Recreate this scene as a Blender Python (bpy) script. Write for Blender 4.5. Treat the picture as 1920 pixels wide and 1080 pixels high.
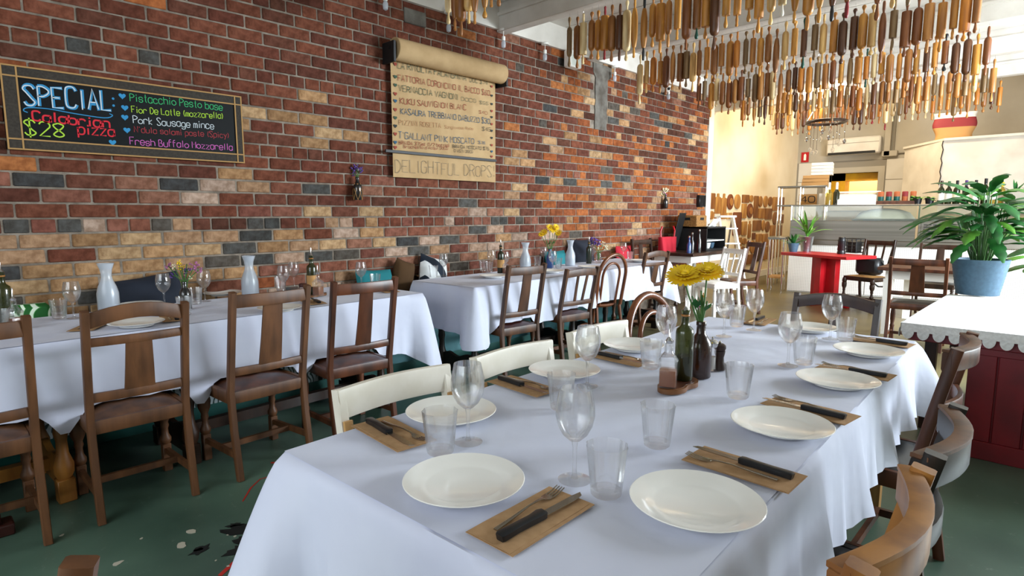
import bpy, bmesh, math, random
import numpy as np
from mathutils import Vector, Matrix
random.seed(7)
R = random.Random(11)
for o in list(bpy.data.objects): bpy.data.objects.remove(o)
S = bpy.context.scene
COL = S.collection
PI = math.pi
# ------------------------------------------------------------------ camera
FPX, VX, HY, H = 1100., 2030., 401., 1.33
pit = math.atan2(540-HY, FPX); yaw = math.atan2(VX-960, math.hypot(FPX, 540-HY))
FW = Vector((math.cos(yaw)*math.cos(pit), math.sin(yaw)*math.cos(pit), -math.sin(pit)))
RT = Vector((math.sin(yaw), -math.cos(yaw), 0)); UP = RT.cross(FW)
CAM = Vector((0, 0, H))
cd = bpy.data.cameras.new('camera'); cam = bpy.data.objects.new('camera', cd); COL.objects.link(cam)
cd.sensor_width = 36; cd.lens = FPX/1920*36; cd.clip_start = .02
cam.matrix_world = Matrix((( RT.x, UP.x, -FW.x, CAM.x), (RT.y, UP.y, -FW.y, CAM.y), (RT.z, UP.z, -FW.z, CAM.z), (0, 0, 0, 1)))
S.camera = cam
def ray(x, y): return FW*FPX+RT*(x-960)+UP*(540-y)
def onZ(x, y, z): r = ray(x, y); return CAM+r*((z-H)/r.z)
def onY(x, y, Y): r = ray(x, y); return CAM+r*(Y/r.y)
def onX(x, y, X): r = ray(x, y); return CAM+r*(X/r.x)
# ------------------------------------------------------------------ world, lights, exposure
w = bpy.data.worlds.new('sky'); S.world = w; w.use_nodes = True
w.node_tree.nodes['Background'].inputs[0].default_value = (.62, .76, 1, 1); w.node_tree.nodes['Background'].inputs[1].default_value = 1.0
S.view_settings.view_transform = 'Standard'; S.view_settings.look = 'None'; S.view_settings.gamma = 1
S.view_settings.use_curve_mapping = False
S.view_settings.exposure = 0.5
def area(name, loc, target, sx, sy, power, col, spread=180):
    l = bpy.data.lights.new(name, 'AREA'); l.shape = 'RECTANGLE'; l.size = sx; l.size_y = sy; l.energy = power; l.color = col; l.spread = math.radians(spread)
    o = bpy.data.objects.new(name, l); COL.objects.link(o); o.location = loc
    d = Vector(target)-Vector(loc); o.rotation_euler = d.to_track_quat('-Z', 'Y').to_euler(); return o
# daylight in the window openings of the street side (right wall) and of the front wall behind the camera
DAY = (.84, .92, 1)
area('daylight_window_1', (7.0, -2.5, 1.95), (6.6, 0, .75), 3.6, 1.7, 690, DAY)
area('daylight_window_2', (-2.38, 1.3, 1.95), (0, 1.5, .55), 3.6, 1.7, 68, (.92, .96, 1))
WARM = (1, .84, .6)
area('kitchen_light', (11.5, 2.9, 4.4), (11.8, 2.9, 0), 2.0, .5, 120, WARM)
area('counter_light', (9.4, 3.2, 3.3), (9.7, 3.5, 0), 1.3, .3, 18, WARM)
# ------------------------------------------------------------------ mesh helpers
class MB:
    def __init__(s): s.v = []; s.f = []; s.c = []
    def add(s, vs, fs, col=None):
        n = len(s.v); s.v += [tuple(v) for v in vs]; s.f += [tuple(i+n for i in f) for f in fs]
        if col is not None: s.c += [col]*len(fs)
        return s
    def box(s, c, d, M=None, ch=0, col=None):
        x, y, z = d[0]/2, d[1]/2, d[2]/2
        if ch:
            k = ch
            P = []
            for sx in (-1, 1):
                for sy in (-1, 1):
                    for sz in (-1, 1):
                        P += [(sx*x, sy*(y-k), sz*(z-k)), (sx*(x-k), sy*y, sz*(z-k)), (sx*(x-k), sy*(y-k), sz*z)]
            ix = lambda a, b, c_, j: ((a*2+b)*2+c_)*3+j
            F = []
            for a in (0, 1):
                F.append([ix(a, 0, 0, 0), ix(a, 1, 0, 0), ix(a, 1, 1, 0), ix(a, 0, 1, 0)])
                F.append([ix(0, a, 0, 1), ix(1, a, 0, 1), ix(1, a, 1, 1), ix(0, a, 1, 1)])
                F.append([ix(0, 0, a, 2), ix(1, 0, a, 2), ix(1, 1, a, 2), ix(0, 1, a, 2)])
                for b in (0, 1):
                    F.append([ix(a, b, 0, 0), ix(a, b, 1, 0), ix(a, b, 1, 1), ix(a, b, 0, 1)])
                    F.append([ix(a, 0, b, 0), ix(a, 1, b, 0), ix(a, 1, b, 2), ix(a, 0, b, 2)])
                    F.append([ix(0, a, b, 1), ix(1, a, b, 1), ix(1, a, b, 2), ix(0, a, b, 2)])
                    for c_ in (0, 1): F.append([ix(a, b, c_, 0), ix(a, b, c_, 1), ix(a, b, c_, 2)])
        else:
            P = [(sx*x, sy*y, sz*z) for sx in (-1, 1) for sy in (-1, 1) for sz in (-1, 1)]
            F = [(0, 1, 3, 2), (4, 6, 7, 5), (0, 4, 5, 1), (2, 3, 7, 6), (0, 2, 6, 4), (1, 5, 7, 3)]
        C = Vector(c)
        vs = [(M @ Vector(p) if M else Vector(p))+C for p in P]
        return s.add(vs, F, col)
    def bb(s, a, b, ch=0): return s.box([(p+q)/2 for p, q in zip(a, b)], [abs(q-p) for p, q in zip(a, b)], ch=ch)
    def beam(s, p0, p1, w, d, w1=None, d1=None, side=(1, 0, 0), ch=0):
        p0 = Vector(p0); p1 = Vector(p1); t = (p1-p0).normalized(); a = Vector(side); a = (a-t*a.dot(t)).normalized(); b = t.cross(a)
        w1 = w1 or w; d1 = d1 or d; vs = []
        for p, ww, dd in ((p0, w, d), (p1, w1, d1)):
            vs += [p+a*ww/2*i+b*dd/2*j for i, j in ((-1, -1), (1, -1), (1, 1), (-1, 1))]
        return s.add(vs, [(3, 2, 1, 0), (4, 5, 6, 7)]+[(i, (i+1) % 4, (i+1) % 4+4, i+4) for i in range(4)])
    def poly(s, pts, w, d, side=(1, 0, 0), prof=None):
        """swept rectangle (w along side, d across) through pts"""
        pts = [Vector(p) for p in pts]; n = len(pts); vs = []
        for i, p in enumerate(pts):
            t = (pts[min(i+1, n-1)]-pts[max(i-1, 0)]).normalized(); a = Vector(side); a = (a-t*a.dot(t)).normalized(); b = t.cross(a)
            k = prof(i/(n-1)) if prof else (1, 1)
            c = .22
            o8 = [(-1, -1+c), (-1+c, -1), (1-c, -1), (1, -1+c), (1, 1-c), (1-c, 1), (-1+c, 1), (-1, 1-c)]
            vs += [p+a*w/2*k[0]*u+b*d/2*k[1]*v for u, v in o8]
        F = [tuple(range(7, -1, -1)), tuple((n-1)*8+i for i in range(8))]
        for j in range(n-1):
            for i in range(8): F.append((j*8+i, j*8+(i+1) % 8, j*8+8+(i+1) % 8, j*8+8+i))
        return s.add(vs, F)
    def tube(s, pts, r, seg=8, closed=False):
        pts = [Vector(p) for p in pts]; n = len(pts); vs = []; ref = None
        for i, p in enumerate(pts):
            if closed: t = pts[(i+1) % n]-pts[i-1]
            else: t = pts[min(i+1, n-1)]-pts[max(i-1, 0)]
            t = t.normalized()
            if ref is None: ref = Vector((0, 0, 1)) if abs(t.z) < .9 else Vector((1, 0, 0))
            a = (ref-t*ref.dot(t)).normalized(); b = t.cross(a); ref = a
            rr = r[i] if isinstance(r, (list, tuple)) else r
            vs += [p+a*rr*math.cos(2*PI*k/seg)+b*rr*math.sin(2*PI*k/seg) for k in range(seg)]
        F = []
        for j in range(n if closed else n-1):
            q = (j+1) % n
            for i in range(seg): F.append((j*seg+i, j*seg+(i+1) % seg, q*seg+(i+1) % seg, q*seg+i))
        if not closed: F += [tuple(range(seg-1, -1, -1)), tuple((n-1)*seg+i for i in range(seg))]
        return s.add(vs, F)
    def lathe(s, prof, seg=20, at=(0, 0, 0), M=None, fr=None, caps=True):
        vs = []; n = len(prof); C = Vector(at)
        for i, (r, z) in enumerate(prof):
            for k in range(seg):
                a = 2*PI*k/seg; q = r*(fr(a, i/(n-1)) if fr else 1)
                p = Vector((q*math.cos(a), q*math.sin(a), z)); vs.append((M @ p if M else p)+C)
        F = [(j*seg+i, j*seg+(i+1) % seg, j*seg+seg+(i+1) % seg, j*seg+seg+i) for j in range(n-1) for i in range(seg)]
        if caps:
            if prof[0][0] > 1e-5: F.append(tuple(range(seg-1, -1, -1)))
            if prof[-1][0] > 1e-5: F.append(tuple((n-1)*seg+i for i in range(seg)))
        return s.add(vs, F)
    def prism(s, pts, th, f):
        """flat outline pts(u,v) -> f(u,v,0..th)"""
        n = len(pts); vs = [f(u, v, 0) for u, v in pts]+[f(u, v, th) for u, v in pts]
        return s.add(vs, [tuple(range(n-1, -1, -1)), tuple(range(n, 2*n))]+[(i, (i+1) % n, n+(i+1) % n, n+i) for i in range(n)])
    def grid(s, fn, nu, nv, closed=False):
        vs = [fn(i/nu, j/nv) for j in range(nv+1) for i in range(nu+(0 if closed else 1))]
        W = nu if closed else nu+1
        return s.add(vs, [(j*W+i, j*W+(i+1) % W, (j+1)*W+(i+1) % W, (j+1)*W+i) for j in range(nv) for i in range(nu)])
    def ball(s, c, r, seg=10, rings=6, sc=(1, 1, 1)):
        pr = [(max(r*math.sin(PI*i/rings), 1e-6), -r*math.cos(PI*i/rings)) for i in range(rings+1)]
        M = Matrix.Diagonal(sc)
        return s.lathe(pr, seg, c, M)
    def mesh(s, name, mat, smooth=True, ang=.7):
        me = bpy.data.meshes.new(name); me.from_pydata(s.v, [], s.f)
        if s.c and len(s.c) == len(s.f):
            at = me.color_attributes.new('col', 'FLOAT_COLOR', 'CORNER'); buf = []
            for c, f in zip(s.c, s.f): buf += list(c)*len(f)
            at.data.foreach_set('color', buf)
        if mat: me.materials.append(M_[mat] if isinstance(mat, str) else mat)
        bm = bmesh.new(); bm.from_mesh(me); bmesh.ops.recalc_face_normals(bm, faces=bm.faces); bm.to_mesh(me); bm.free()
        if smooth:
            me.polygons.foreach_set('use_smooth', [True]*len(me.polygons)); me.set_sharp_from_angle(angle=ang)
        return me
    def build(s, name, mat, parent=None, smooth=True, ang=.7, **kw):
        return link(name, s.mesh(name, mat, smooth, ang), parent, **kw)
def link(name, me, parent=None, label=None, cat=None, group=None, kind=None, loc=None, rz=0):
    o = bpy.data.objects.new(name, me); COL.objects.link(o)
    if parent is not None: o.parent = parent
    if loc is not None: o.location = loc
    if rz: o.rotation_euler = (0, 0, rz)
    return tag(o, label, cat, group, kind)
def tag(o, label=None, cat=None, group=None, kind=None):
    if label: o['label'] = label
    if cat: o['category'] = cat
    if group: o['group'] = group
    if kind: o['kind'] = kind
    return o
def thing(name, label, cat, loc=(0, 0, 0), rz=0, group=None): return link(name, None, None, label, cat, group, None, loc, rz)
def copy_thing(root, loc, rz=0, label=None, group=None, scale=None):
    r = root.copy(); COL.objects.link(r); r.location = loc; r.rotation_euler = (0, 0, rz)
    if label: r['label'] = label
    if group: r['group'] = group
    if scale: r.scale = (scale,)*3
    for ch in root.children:
        c = ch.copy(); COL.objects.link(c); c.parent = r
        for g in ch.children:
            d = g.copy(); COL.objects.link(d); d.parent = c
    return r
# ------------------------------------------------------------------ materials
M_ = {}
def lin(h):
    if isinstance(h, str):
        h = h.lstrip('#'); c = [int(h[i:i+2], 16)/255 for i in (0, 2, 4)]
        return tuple(x/12.92 if x <= .04045 else ((x+.055)/1.055)**2.4 for x in c)+(1,)
    return tuple(h)+(1,)
def mat(name, c, rough=.6, metal=0, c2=None, scale=6, stretch=(1, 1, 1), detail=4, bump=0, bscale=None, spec=.5, emit=0, lo=.35, hi=.65, coat=0, obcol=None, sheen=0, trans=0):
    m = bpy.data.materials.new(name); m.use_nodes = True; N = m.node_tree.nodes; L = m.node_tree.links; b = N['Principled BSDF']
    b.inputs['Base Color'].default_value = lin(c); b.inputs['Roughness'].default_value = rough; b.inputs['Metallic'].default_value = metal
    b.inputs['Specular IOR Level'].default_value = spec; b.inputs['Coat Weight'].default_value = coat
    if sheen: b.inputs['Sheen Weight'].default_value = sheen
    if trans: b.inputs['Transmission Weight'].default_value = trans
    if emit: b.inputs['Emission Color'].default_value = lin(c); b.inputs['Emission Strength'].default_value = emit
    src = None
    if c2 or bump or obcol:
        tc = N.new('ShaderNodeTexCoord'); mp = N.new('ShaderNodeMapping'); mp.inputs['Scale'].default_value = stretch; L.new(tc.outputs['Object'], mp.inputs['Vector'])
        nz = N.new('ShaderNodeTexNoise'); nz.inputs['Scale'].default_value = scale; nz.inputs['Detail'].default_value = detail; L.new(mp.outputs[0], nz.inputs['Vector'])
    if c2:
        rp = N.new('ShaderNodeValToRGB'); rp.color_ramp.elements[0].position = lo; rp.color_ramp.elements[1].position = hi
        rp.color_ramp.elements[0].color = lin(c); rp.color_ramp.elements[1].color = lin(c2); L.new(nz.outputs[0], rp.inputs[0]); src = rp.outputs[0]
    if obcol:
        if obcol == 'object': oi = N.new('ShaderNodeObjectInfo'); oc = oi.outputs['Color']
        else: oi = N.new('ShaderNodeVertexColor'); oi.layer_name = 'col'; oc = oi.outputs[0]
        if src is None: src = oc
        else:
            mx = N.new('ShaderNodeMix'); mx.data_type = 'RGBA'; mx.blend_type = 'MULTIPLY'; mx.inputs[0].default_value = 1; L.new(src, mx.inputs[6]); L.new(oc, mx.inputs[7]); src = mx.outputs[2]
    if src is not None: L.new(src, b.inputs['Base Color'])
    if bump:
        n2 = nz
        if bscale:
            n2 = N.new('ShaderNodeTexNoise'); n2.inputs['Scale'].default_value = bscale; n2.inputs['Detail'].default_value = 3; L.new(mp.outputs[0], n2.inputs['Vector'])
        bp = N.new('ShaderNodeBump'); bp.inputs['Strength'].default_value = bump; bp.inputs['Distance'].default_value = .01; L.new(n2.outputs[0], bp.inputs['Height']); L.new(bp.outputs[0], b.inputs['Normal'])
    M_[name] = m; return m
def glassmat(name, tint=(1, 1, 1), refl=1.45, frost=0, dens=.012, edge='dfe6ea', refr=0):
    """thin glass wall: clear, fresnel reflections, a little absorption at grazing angles"""
    m = bpy.data.materials.new(name); m.use_nodes = True; N = m.node_tree.nodes; L = m.node_tree.links; out = N['Material Output']; N.remove(N['Principled BSDF'])
    tr = N.new('ShaderNodeBsdfTransparent'); tr.inputs[0].default_value = lin(tint)
    df = N.new('ShaderNodeBsdfPrincipled'); df.inputs['Base Color'].default_value = lin(edge); df.inputs['Roughness'].default_value = .35
    gl = N.new('ShaderNodeBsdfGlossy'); gl.inputs['Roughness'].default_value = .03 if not frost else .3
    lw = N.new('ShaderNodeLayerWeight'); lw.inputs[0].default_value = .25
    ma = N.new('ShaderNodeMath'); ma.operation = 'MULTIPLY_ADD'; ma.inputs[1].default_value = .10 if not frost else .3; ma.inputs[2].default_value = dens+frost; ma.use_clamp = True
    L.new(lw.outputs['Facing'], ma.inputs[0])
    if refr:
        gb = N.new('ShaderNodeBsdfGlass'); gb.inputs['IOR'].default_value = 1.3; gb.inputs['Color'].default_value = lin(tint); m0 = N.new('ShaderNodeMixShader'); m0.inputs[0].default_value = refr; L.new(tr.outputs[0], m0.inputs[1]); L.new(gb.outputs[0], m0.inputs[2]); tr = m0
    m1 = N.new('ShaderNodeMixShader'); L.new(ma.outputs[0], m1.inputs[0]); L.new(tr.outputs[0], m1.inputs[1]); L.new(df.outputs[0], m1.inputs[2])
    l2 = N.new('ShaderNodeLayerWeight'); l2.inputs[0].default_value = .5; pw = N.new('ShaderNodeMath'); pw.operation = 'POWER'; pw.inputs[1].default_value = 4.0; L.new(l2.outputs['Facing'], pw.inputs[0])
    fr = N.new('ShaderNodeMath'); fr.operation = 'MULTIPLY_ADD'; fr.inputs[1].default_value = .75; fr.inputs[2].default_value = .045; L.new(pw.outputs[0], fr.inputs[0])
    m2 = N.new('ShaderNodeMixShader'); L.new(fr.outputs[0], m2.inputs[0]); L.new(m1.outputs[0], m2.inputs[1]); L.new(gl.outputs[0], m2.inputs[2]); L.new(m2.outputs[0], out.inputs[0])
    M_[name] = m; return m
WS = (1, 1, .12)
mat('brick', 'ffffff', .9, c2='c9c0b8', scale=26, bump=.35, bscale=90, obcol='object', spec=.2)
mat('brickfar', 'ffffff', .9, c2='c9c0b8', scale=26, bump=.35, bscale=90, obcol='col', spec=.2)
mat('mortar', '8f8477', .95, c2='6e6459', scale=14, bump=.5, bscale=60, spec=.2)
mat('cement', '75716a', .95, c2='565049', scale=9, bump=.6, bscale=30, spec=.2)
mat('plaster', 'e6d6b8', .85, c2='dac7a4', scale=1.3, spec=.3)
mat('whitepaint', 'e3ddd2', .6, c2='d3ccc0', scale=3)
mat('ceilpaint', 'dfdad2', .7, c2='cfc9c0', scale=4)
mat('greywall', 'b9b2a4', .8, c2='a39b8c', scale=.9)
mat('tile', 'd8d4cc', .25, c2='cfcac0', scale=2)
mat('grout', '8d877c', .9)
mat('white', 'f2f0ea', .45)
mat('porcelain', 'f1efe8', .16, spec=.6, coat=.3)
mat('greyplate', 'e9e4d8', .2, spec=.6, coat=.3)
mat('cloth', 'd3d7e6', .85, c2='cacee0', scale=3, bump=.9, bscale=4.5, spec=.2, sheen=.1)
mat('lace', 'f2f1ee', .85, c2='e2e0dc', scale=60, bump=.4, spec=.2)
mat('oak', '5e3a20', .45, c2='341e10', scale=16, stretch=WS, bump=.1, lo=.3, hi=.72)
mat('oakworn', '70482a', .5, c2='412714', scale=20, stretch=WS, bump=.12, lo=.3, hi=.75)
mat('oakred', '64371f', .38, c2='3b1e0f', scale=14, stretch=WS, bump=.08)
mat('darkwood', '3c2416', .38, c2='241409', scale=14, stretch=WS, bump=.08)
mat('blackwood', '231a14', .4, c2='150f0b', scale=14, stretch=WS)
mat('goldwood', 'a8702f', .4, c2='7b4a1b', scale=14, stretch=WS)
mat('bentwood', '7a4423', .3, c2='552b14', scale=12, stretch=WS, coat=.3)
mat('paintedchair', 'ece6d8', .45, c2='dfd8c6', scale=8)
mat('rawwood', 'c79a5f', .55, c2='a97a42', scale=14, stretch=WS)
mat('boardwood', '7b4d24', .45, c2='52300f', scale=12, stretch=(1, .15, 1))
mat('leather', '4a211c', .4, c2='34140f', scale=8)
mat('blackseat', '1c1b1b', .35, c2='111010', scale=8)
mat('steel', '8d887e', .34, 1, c2='7b766c', scale=3, stretch=(.1, 1, 8))
mat('chrome', 'd6d6d6', .12, 1)
mat('cutlery', 'a9a59c', .2, 1)
mat('black', '0d0e10', .55)
mat('blackplastic', '15171b', .35)
mat('kraft', 'b3906a', .85, c2='a6835e', scale=40, spec=.15)
mat('kraftmenu', 'b59870', .85, c2='a88b64', scale=8, spec=.15)
mat('chalkboard', '05090b', .6, spec=.2)
mat('ribbon', '3a332a', .85, c2='2a241d', scale=80)
mat('ribbonedge', 'a8814d', .8)
mat('redpaint', 'c01420', .35, c2='a80e18', scale=5)
mat('darkred', '7d0d18', .45, c2='680a13', scale=6)
mat('teal', '14777f', .8); mat('navy', '141c2b', .85); mat('brownfab', '4a3113', .9); mat('redfab', 'b3122a', .8)
mat('teakgreen', '0d5a52', .5, c2='0a463f', scale=5)
mat('balsamic', '5a2c0a', .1)
mat('stem', '3f6b2c', .6); mat('leaf', '2f7a35', .4, c2='1d5626', scale=14); mat('leaflight', '6aa63c', .45, c2='4d8a2c', scale=12)
mat('yellow', 'f0c814', .6); mat('yellowdeep', 'c98d0c', .7); mat('purple', '5a3a86', .7); mat('pink', 'a5628c', .7); mat('cream', 'ece4c4', .7)
mat('bluepot', '46657c', .6, c2='3d5a70', scale=40)
mat('terracotta', 'b5643a', .8); mat('soil', '2a1c12', .95)
mat('wicker', 'a9793f', .7, c2='6f4a20', scale=60, bump=.5)
mat('cardboard', 'b98c55', .8); mat('paper', 'ece8df', .8)
mat('galv', 'aab0b4', .35, .9, c2='8d9499', scale=20)
mat('rust', '8a2a2e', .7)
glassmat('glass', refr=.32, dens=.006); glassmat('oil', 'b87818', dens=.7, edge='8a4a04'); glassmat('greenglass', 'a3a860', dens=.5, edge='2c3410'); glassmat('brownglass', '9a6a3a', dens=.6, edge='2b1205')
glassmat('winegreen', '8a9450', dens=.7, edge='1b2409'); glassmat('winewhite', 'e8d890', dens=.3, edge='b9a24a')
glassmat('frost', 'f2f6fa', frost=.42, edge='dfe6ee'); glassmat('pane', 'f4f8f6', dens=.03); glassmat('blackglass', '40403a', dens=.8, edge='0c0b0a'); glassmat('bluglass', '6688bb', dens=.5, edge='3b62a8')
def patterned(name, kind):
    m = bpy.data.materials.new(name); m.use_nodes = True; N = m.node_tree.nodes; L = m.node_tree.links; b = N['Principled BSDF']; b.inputs['Roughness'].default_value = .75
    tc = N.new('ShaderNodeTexCoord')
    if kind == 'fans':      # overlapping green fans of palm leaf
        vo = N.new('ShaderNodeTexVoronoi'); vo.inputs['Scale'].default_value = 5.5; L.new(tc.outputs['Object'], vo.inputs[0])
        ma = N.new('ShaderNodeMath'); ma.operation = 'SINE'; mu = N.new('ShaderNodeMath'); mu.operation = 'MULTIPLY'; mu.inputs[1].default_value = 42; L.new(vo.outputs['Distance'], mu.inputs[0]); L.new(mu.outputs[0], ma.inputs[0])
        rp = N.new('ShaderNodeValToRGB'); e = rp.color_ramp.elements; e[0].position = .0; e[0].color = lin('0e5a1c'); e[1].position = .62; e[1].color = lin('dfeed8')
        k = e.new(.35); k.color = lin('3c9b3c'); L.new(ma.outputs[0], rp.inputs[0]); L.new(rp.outputs[0], b.inputs[0])
    elif kind == 'fronds':  # dark fern fronds on pale paper
        wv = N.new('ShaderNodeTexWave'); wv.inputs['Scale'].default_value = 9; wv.inputs['Distortion'].default_value = 14; wv.inputs['Detail'].default_value = 2; L.new(tc.outputs['Object'], wv.inputs[0])
        rp = N.new('ShaderNodeValToRGB'); e = rp.color_ramp.elements; e[0].position = .2; e[0].color = lin('2c443f'); e[1].position = .42; e[1].color = lin('b9c4c6'); L.new(wv.outputs[0], rp.inputs[0]); L.new(rp.outputs[0], b.inputs[0])
    elif kind == 'dots':
        vo = N.new('ShaderNodeTexVoronoi'); vo.inputs['Scale'].default_value = 38; vo.inputs['Randomness'].default_value = 0; L.new(tc.outputs['Object'], vo.inputs[0])
        rp = N.new('ShaderNodeValToRGB'); e = rp.color_ramp.elements; e[0].position = .2; e[0].color = lin('b4b0aa'); e[1].position = .3; e[1].color = lin('e6e2dc'); L.new(vo.outputs['Distance'], rp.inputs[0]); L.new(rp.outputs[0], b.inputs[0])
    elif kind == 'floor':
        b.inputs['Roughness'].default_value = .38
        n1 = N.new('ShaderNodeTexNoise'); n1.inputs['Scale'].default_value = 1.1; n1.inputs['Detail'].default_value = 8; L.new(tc.outputs['Object'], n1.inputs[0])
        r1 = N.new('ShaderNodeValToRGB'); e = r1.color_ramp.elements; e[0].position = .32; e[0].color = lin('32493e'); e[1].position = .68; e[1].color = lin('5f7a69'); L.new(n1.outputs[0], r1.inputs[0])
        n2 = N.new('ShaderNodeTexNoise'); n2.inputs['Scale'].default_value = 13; n2.inputs['Detail'].default_value = 9; n2.inputs['Roughness'].default_value = .75; L.new(tc.outputs['Object'], n2.inputs[0])
        r2 = N.new('ShaderNodeValToRGB'); e = r2.color_ramp.elements; e[0].position = .6; e[0].color = (0, 0, 0, 1); e[1].position = .72; e[1].color = (.55, .55, .55, 1); L.new(n2.outputs[0], r2.inputs[0])
        mx = N.new('ShaderNodeMix'); mx.data_type = 'RGBA'; L.new(r2.outputs[0], mx.inputs[0]); L.new(r1.outputs[0], mx.inputs[6]); mx.inputs[7].default_value = lin('8a978c')
        # towards the kitchen the floor's warm reflected light is painted in as olive-brown
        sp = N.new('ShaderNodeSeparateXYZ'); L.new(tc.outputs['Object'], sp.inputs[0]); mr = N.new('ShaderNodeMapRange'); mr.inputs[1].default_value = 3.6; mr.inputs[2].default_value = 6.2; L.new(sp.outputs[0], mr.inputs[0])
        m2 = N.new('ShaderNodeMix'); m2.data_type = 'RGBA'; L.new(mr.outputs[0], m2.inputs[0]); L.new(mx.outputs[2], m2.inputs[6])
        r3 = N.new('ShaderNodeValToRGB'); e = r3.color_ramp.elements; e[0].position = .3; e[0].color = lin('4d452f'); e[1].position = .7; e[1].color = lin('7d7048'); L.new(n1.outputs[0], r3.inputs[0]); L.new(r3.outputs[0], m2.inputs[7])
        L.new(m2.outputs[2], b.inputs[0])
    M_[name] = m
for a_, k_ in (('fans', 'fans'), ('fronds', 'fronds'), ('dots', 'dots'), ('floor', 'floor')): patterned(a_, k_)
# ------------------------------------------------------------------ shell
D = 4.25          # brick wall face
XE = 8.77         # end of the brick wall
YC = 4.87         # cream wall
XK = 14.6         # kitchen end wall
CZ = 3.08         # underside of joists
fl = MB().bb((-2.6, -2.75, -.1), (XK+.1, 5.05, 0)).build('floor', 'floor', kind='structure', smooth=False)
# paint spills and scars lying on the floor
def blot(px, py, r, mt, nm, ecc=1.0, ang=0, n=18):
    c = onZ(px, py, 0); pts = []
    for i in range(n):
        a = 2*PI*i/n; q = r*(.55+.6*R.random()); u, v = q*math.cos(a)*ecc, q*math.sin(a); pts.append((u*math.cos(ang)-v*math.sin(ang), u*math.sin(ang)+v*math.cos(ang)))
    MB().prism(pts, .0012, lambda u, v, t: (c.x+u, c.y+v, .0006+t)).build(nm, mt, fl, smooth=False)
mat('spillred', 'c02a20', .45); mat('spillblack', '0d1210', .5); mat('spillwhite', 'b9b3a2', .6)
def streak(pts, wd, mt, nm):
    P = [onZ(x, y, .001) for x, y in pts]; m = MB(); vs = []
    for i, p in enumerate(P):
        t = (P[min(i+1, len(P)-1)]-P[max(i-1, 0)]).normalized(); s = Vector((-t.y, t.x, 0))*wd*(.5+R.random())/2; vs += [p+s, p-s, p+s-Vector((0, 0, .001)), p-s-Vector((0, 0, .001))]
    F = []
    for i in range(len(P)-1): F += [(4*i, 4*i+1, 4*i+5, 4*i+4), (4*i+2, 4*i+3, 4*i+7, 4*i+6)]
    m.add(vs, F).build(nm, mt, fl, smooth=False)
streak([(412, 1079), (438, 1055), (462, 1045), (478, 1022), (492, 1012), (500, 1002), (508, 998)], .018, 'spillred', 'paint_streak')
streak([(455, 986), (470, 990), (488, 988)], .012, 'spillred', 'paint_streak')
streak([(455, 940), (470, 915), (488, 898), (512, 892)], .01, 'spillred', 'paint_streak')
for q in ((452, 995, .05), (470, 1012, .045), (462, 1030, .05), (485, 975, .03), (505, 1020, .035), (478, 1046, .04), (376, 1032, .03), (440, 985, .02)): blot(*q, 'spillblack', 'paint_stain', 1.7, R.random()*3)
for q in ((359, 997, .016), (341, 1023, .02), (373, 1031, .013), (222, 1056, .016), (116, 1004, .008), (441, 1006, .006), (428, 1003, .005), (467, 989, .004), (428, 1062, .006), (405, 1051, .004), (265, 1010, .007), (455, 1017, .004), (500, 1025, .004), (512, 868, .01)): blot(*q, 'spillred' if q[1] == 868 else 'spillwhite', 'paint_spot', 1.4, R.random()*3, 9)
# --- brick wall
CO, BL = .086, .24
zt = onY(320, 408.5, D).z                      # top of the header course
z0 = zt-math.floor(zt/CO)*CO-CO
kh = round((zt-CO-z0)/CO)
x0 = onY(128.3, 397, D).x-14*BL
PAL = {'R': ['6e3f2f', '764533', '683b2e', '7a4937', '6b4234', '633a2e'], 'P': ['80503f', '8a5a4a', '77493d', '906552'], 'T': ['ad8862', 'a07c58', 'b89872', 'a68466'],
       'C': ['4a4a48', '545350', '454545', '58524b'], 'O': ['96552f', 'a05e35', '8d5030', 'a86a3e'], 'L': ['a98d78', 'b39a88'], 'D': ['563529', '5c3a2d']}
SPEC = {'T': [(95, 455), (185, 452), (270, 448), (40, 478), (235, 476), (310, 472), (365, 470), (105, 507), (195, 502), (280, 500), (360, 495), (80, 535), (240, 530), (60, 560), (110, 550), (230, 555), (540, 442), (510, 463), (600, 460),
              (480, 210), (520, 218), (565, 222), (625, 255), (585, 180), (585, 265), (670, 258), (455, 240), (970, 292), (955, 302), (985, 305), (1065, 155), (1085, 170), (1100, 185), (1075, 205), (1130, 205), (1020, 345), (340, 340), (330, 420), (350, 420), (575, 450), (700, 455), (720, 445), (880, 430), (930, 440)],
        'C': [(28, 425), (285, 418), (25, 515), (340, 348), (425, 465), (415, 490), (495, 485), (590, 480), (265, 110), (150, 90), (600, 355), (210, 545), (490, 420), (505, 418), (840, 485), (860, 505), (780, 455), (925, 415), (945, 415), (1010, 340), (1145, 340), (1165, 340), (1180, 330), (1175, 180), (1195, 205), (1240, 235), (1250, 270), (1115, 345), (890, 432), (1085, 440), (790, 130), (130, 430), (1230, 215), (905, 430), (655, 480)],
        'O': [(250, 2), (20, 130), (510, 525), (1010, 370), (1060, 285), (1070, 320), (1095, 318), (1120, 350), (1080, 395), (1105, 382), (960, 235), (1105, 230), (1060, 170)]}
special = {}
def cell(x, z):
    k = math.floor((z-z0)/CO); hd = (k-kh) % 6 == 0
    L = BL/2 if hd else BL
    off = x0+(BL/4 if hd else (0 if (k-kh) % 2 else BL/2))
    return k, math.floor((x-off)/L), L, off
for c, l in SPEC.items():
    for q in l:
        p = onY(q[0], q[1], D); k, i, L, off = cell(p.x, p.z); special[(k, i)] = c
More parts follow.
